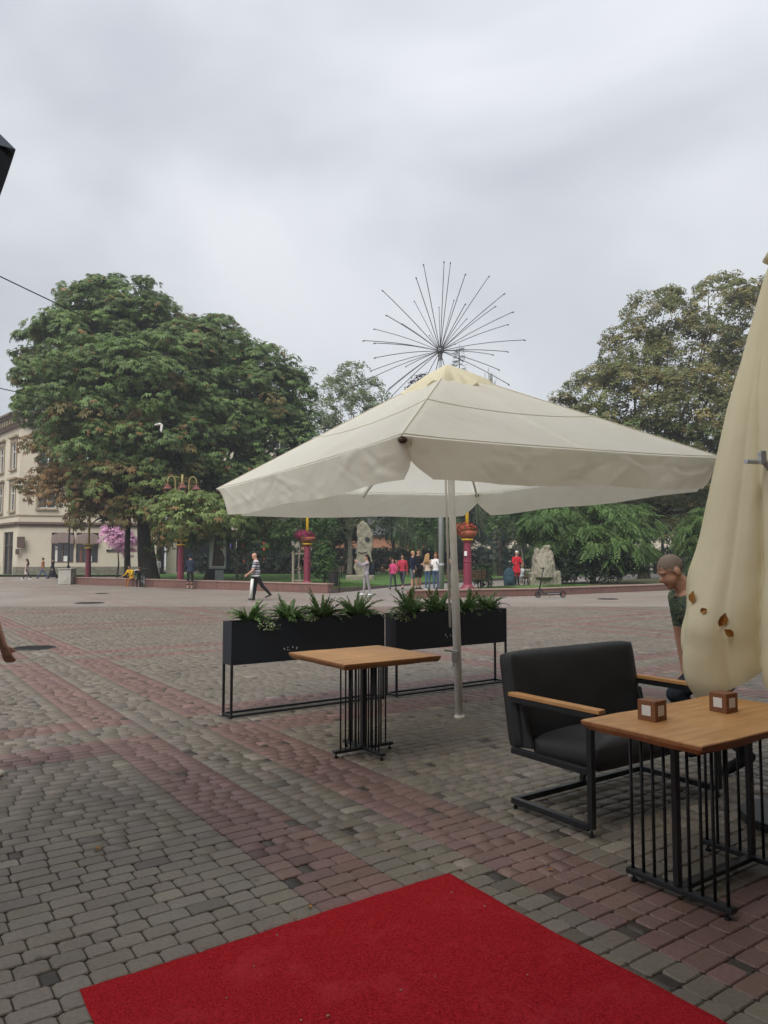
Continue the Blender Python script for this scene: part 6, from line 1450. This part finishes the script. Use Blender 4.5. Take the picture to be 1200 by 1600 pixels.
BLK = cloth((.012, .012, .014)); NAVY = cloth((.014, .02, .04)); DENIM = cloth((.06, .1, .17)); GREY = cloth((.3, .27, .29)); WHITE = cloth((.7, .69, .68)); RED = cloth((.5, .02, .035)); PINK = cloth((.5, .06, .16)); DGREY = cloth((.05, .055, .065)); BROWNC = cloth((.28, .12, .05)); YEL = cloth((.55, .33, .02)); PALE = cloth((.5, .42, .42)); WSH = cloth((.75, .75, .74), .5); TAN = cloth((.5, .4, .3))
H_BR = hairm((.06, .035, .02)); H_BK = hairm((.014, .011, .01)); H_BL = hairm((.33, .2, .09)); H_GR = hairm((.16, .13, .11)); H_RD = hairm((.16, .06, .025)); H_W = hairm((.55, .53, .5))
def stripe_mat():
    m, t, b, N, L = nodes('striped_knit'); g = N('ShaderNodeTexCoord'); sx = N('ShaderNodeSeparateXYZ'); L(g.outputs['Object'], sx.inputs[0])
    mu = N('ShaderNodeMath', operation='MULTIPLY'); mu.inputs[1].default_value = 5.6; L(sx.outputs[2], mu.inputs[0]); fr = N('ShaderNodeMath', operation='FRACT'); L(mu.outputs[0], fr.inputs[0])
    r = N('ShaderNodeValToRGB'); r.color_ramp.interpolation = 'CONSTANT'; e = r.color_ramp.elements; e[0].position = 0; e[0].color = (.5, .5, .5, 1); e[1].position = .3; e[1].color = (.03, .03, .05, 1)
    for p, c in ((.5, (.12, .12, .16, 1)), (.62, (.45, .45, .46, 1)), (.72, (.05, .05, .08, 1)), (.84, (.17, .17, .22, 1))): q = e.new(p); q.color = c
    L(fr.outputs[0], r.inputs[0]); L(r.outputs[0], b.inputs['Base Color']); b.inputs['Roughness'].default_value = .9; return m
def camo_mat():
    m, t, b, N, L = nodes('camouflage_cotton'); g = N('ShaderNodeTexCoord'); mp = N('ShaderNodeMapping'); mp.inputs['Scale'].default_value = (9, 16, 24); mp.inputs['Rotation'].default_value = (.3, .5, .2); L(g.outputs['Object'], mp.inputs[0]); n = N('ShaderNodeTexNoise'); n.inputs['Scale'].default_value = 1.6; n.inputs['Detail'].default_value = 3; n.inputs['Distortion'].default_value = 1.4; L(mp.outputs[0], n.inputs['Vector'])
    r = N('ShaderNodeValToRGB'); r.color_ramp.interpolation = 'CONSTANT'; e = r.color_ramp.elements; e[0].position = 0; e[0].color = (.018, .024, .024, 1); e[1].position = .44; e[1].color = (.07, .11, .09, 1)
    for p, c in ((.52, (.16, .21, .1, 1)), (.58, (.02, .03, .035, 1)), (.64, (.45, .42, .28, 1)), (.7, (.06, .1, .085, 1))): q = e.new(p); q.color = c
    L(n.outputs['Fac'], r.inputs[0]); L(r.outputs[0], b.inputs['Base Color']); b.inputs['Roughness'].default_value = .9; return m
walk1 = ((24, 6), (-22, 14)); walk2 = ((-20, 16), (22, 5)); stand = ((2, 2), (-3, 2))
# man in camouflage bending behind the closed parasol
person('cropped-haired man in a camouflage T-shirt bending behind the closed parasol', (2.48, 5.36, 0), R(-82), 1.80, lean=34, legs=((54, 96), (36, 84)), arms=((-10, 6, 4), (-12, 8, 6)), top=camo_mat(), bottom=cloth((.02, .026, .036)), shoe=BLK, skin=SKT, sleeve=.72, hem=.9, hair=hairm((.20, .155, .125)), hairkind='paint', build=1.08, head=(14, -4, 0), voxel=.0075)
# person half out of the picture at the left edge
person('person cut off by the left edge, only forearm, hand and pale shoe showing', (-2.89, 5.2, 0), R(95), 1.72, legs=((8, 4), (-14, 10)), arms=((4, 20, 12), (8, 6, 14)), top=cloth((.1, .1, .12)), bottom=DENIM, shoe=cloth((.5, .46, .38)), skin=SKT, sleeve=.8, hair=H_BR, voxel=.0085)
# striped-shirt man walking left
t, bdy, inf = person('bald heavy man in a striped shirt and dark trousers walking left', (-4.75, 27.55, 0), R(-80), 1.76, lean=4, legs=((8, 2), (-30, 14)), arms=((-4, 8, 12), (18, 6, 32)), top=stripe_mat(), bottom=BLK, shoe=cloth((.06, .055, .05)), skin=SKT, sleeve=.85, build=1.14, belly=.045, head=(18, 0, 0), hem=.88)
tag(MB().tube([(-4.92, 27.3, .12), (-4.87, 27.35, .8)], .055, 10).build('paper_roll', MT['whitep'], smooth=True), 'white paper roll carried low by the man in the striped shirt', 'roll')
# woman in grey tracksuit photographing
t, bdy, inf = person('woman in a grey tracksuit and white trainers taking a picture', (-.74, 31.0, 0), R(-72), 1.70, lean=-3, legs=((9, 3), (-9, 5)), arms=((62, 4, 70), (66, 4, 64)), top=GREY, bottom=cloth((.27, .25, .27)), shoe=WSH, hair=H_BK, hairkind='long', fem=True, hem=.9, build=.94)
rucksack(-.50, 31.07, .88, 'dark backpack worn by the woman in the grey tracksuit', .68, R(-72), (.015, .02, .03), 'backpack')
# family group on the path
G_ = 'people standing and walking on the park path'
person('girl in a bright pink jacket walking at the left of the group', (.42, 34.6, .12), R(-15), 1.48, legs=walk1, arms=((-20, 8, 10), (22, 8, 20)), top=PINK, bottom=DGREY, shoe=BLK, hair=H_BR, hairkind='long', fem=True, build=.88, group=G_)
person('woman with red sleeves, dark top and dark glasses walking beside the girl in pink', (.88, 35.0, .12), R(-18), 1.68, legs=walk2, arms=((10, 8, 12), (-12, 8, 14)), top=cloth((.42, .04, .07)), bottom=DGREY, shoe=BLK, hair=H_BK, hairkind='bun', fem=True, trouser=1.7, group=G_)
person('fair-haired man in a dark jacket and grey shorts with his side turned', (1.33, 34.2, .11), R(60), 1.78, legs=stand, arms=((6, 6, 20), (12, 8, 80)), top=NAVY, bottom=cloth((.12, .14, .16)), shoe=BLK, hair=H_BL, hairkind='crop', trouser=.95, group=G_)
person('tall man in a black T-shirt and black shorts in the middle of the group', (1.62, 34.9, .12), R(25), 1.86, legs=stand, arms=((8, 6, 30), (6, 8, 24)), top=BLK, bottom=cloth((.018, .018, .02)), shoe=BLK, hair=H_BR, hairkind='crop', sleeve=.8, trouser=.95, build=1.12, group=G_)
person('woman with long fair hair down her back, seen from behind, in jeans', (2.0, 33.7, .11), R(150), 1.66, legs=stand, arms=((12, 8, 60), (6, 8, 30)), top=TAN, bottom=DENIM, shoe=WSH, hair=H_BL, hairkind='long', fem=True, build=.92, group=G_)
person('woman in a white jacket and jeans with folded arms beside the tall steel pole', (2.36, 33.6, .1), R(-20), 1.70, legs=stand, arms=((26, 2, 92), (24, 2, 96)), top=WHITE, bottom=DENIM, shoe=WSH, hair=H_RD, hairkind='long', fem=True, inner=BLK, group=G_)
person('person in black mostly hidden behind the parasol pole beside the bench', (3.02, 33.9, .12), R(10), 1.45, legs=stand, arms=((20, 4, 60), (18, 4, 60)), top=BLK, bottom=BLK, shoe=BLK, hair=H_BR, hairkind='short', group=G_)
# woman in red coat and the child
person('woman in a bright red coat and black leggings standing on the right lawn', (6.87, 38.2, .2), R(8), 1.74, legs=((1, 2), (-2, 2)), arms=((14, 10, 74), (14, 10, 74)), top=RED, bottom=BLK, shoe=BLK, hair=H_W, hairkind='cap', fem=True, skirt=(.62, .225), hem=.8)
person('small child in pale clothes sitting beside the stone sculpture', (7.28, 38.9, .2), R(-50), 1.25, legs=((82, 80), (78, 70)), arms=((40, 8, 40), (36, 8, 50)), top=cloth((.5, .56, .57)), bottom=cloth((.4, .43, .45)), shoe=WSH, hair=H_BL, seat=-.20, build=.95)
# navy hooded person with the back turned
person('person in navy hooded jacket standing with back turned at the left granite wall', (-10.1, 38.5, 0), R(175), 1.76, legs=((3, 3), (-4, 3)), arms=((14, 8, 40), (14, 8, 40)), top=cloth((.025, .035, .06)), bottom=BLK, shoe=cloth((.3, .28, .27)), hair=cloth((.025, .035, .06)), hairkind='hood', trouser=1.75, build=1.08, hem=.84)
# seated person by the bicycle
person('person in a mustard jacket and black sitting on the left granite wall by the bicycle', (-14.35, 42.1, .0), R(-20), 1.68, lean=24, legs=((80, 84), (74, 62)), arms=((30, 6, 44), (28, 6, 50)), top=YEL, bottom=BROWNC, shoe=BLK, hair=H_BK, hairkind='short', seat=-.40)
person('person in black hunched on the granite wall beside the mustard-jacketed one', (-13.75, 41.6, .0), R(10), 1.68, lean=32, legs=((80, 80), (76, 70)), arms=((40, 6, 40), (36, 6, 40)), top=BLK, bottom=BLK, shoe=BLK, hair=H_BK, hairkind='short', seat=-.40)
# far left walkers
person('dark-haired woman in a pale pink top and black skirt walking at the far left', (-27.1, 56.0, 0), R(-85), 1.62, legs=walk1, arms=((10, 6, 70), (-10, 8, 20)), top=PALE, bottom=BLK, shoe=WSH, hair=H_BR, hairkind='long', fem=True, sleeve=.8, skirt=(.5, .2))
person('person in an orange-brown top and jeans hand in hand with the woman in black', (-27.5, 59.5, 0), R(-85), 1.74, legs=((30, 6), (-26, 16)), arms=((14, 10, 14), (-22, 10, 10)), top=BROWNC, bottom=DENIM, shoe=BLK, hair=H_BR)
person('woman in a long black dress walking behind the person in orange-brown', (-26.75, 59.6, 0), R(-85), 1.70, legs=walk2, arms=((26, 10, 10), (-10, 8, 10)), top=BLK, bottom=BLK, shoe=BLK, hair=H_BK, hairkind='hood', skirt=(.14, .42), fem=True)
person('person in white standing right of the thick chestnut trunk', (-17.9, 58.5, 0), R(0), 1.66, legs=stand, arms=((6, 6, 20), (6, 6, 20)), top=WHITE, bottom=cloth((.45, .44, .43)), shoe=WSH, hair=H_BR)
person('white shop mannequin under the pink blossom tree', (-21.7, 61.5, 0), R(0), 1.70, legs=stand, arms=((4, 6, 10), (4, 6, 10)), top=BLK, bottom=WHITE, shoe=WSH, skin=WHITE, hem=1.0) if False else None

# ================================================================== thin mist over the square
hz = MB().box((0, 40, 16), (440, 340, 34.2)).build('haze', MT['black'])
hm = bpy.data.materials.new('thin_mist'); hm.use_nodes = True; hm.node_tree.nodes.clear()
ho = hm.node_tree.nodes.new('ShaderNodeOutputMaterial'); pv = hm.node_tree.nodes.new('ShaderNodeVolumePrincipled')
pv.inputs['Color'].default_value = (.92, .95, 1, 1); pv.inputs['Density'].default_value = .0012; pv.inputs['Anisotropy'].default_value = .2
hm.node_tree.links.new(pv.outputs[0], ho.inputs['Volume']); hz.data.materials.clear(); hz.data.materials.append(hm)
tag(hz, 'thin pale mist filling the air over the square', 'haze', kind='stuff')
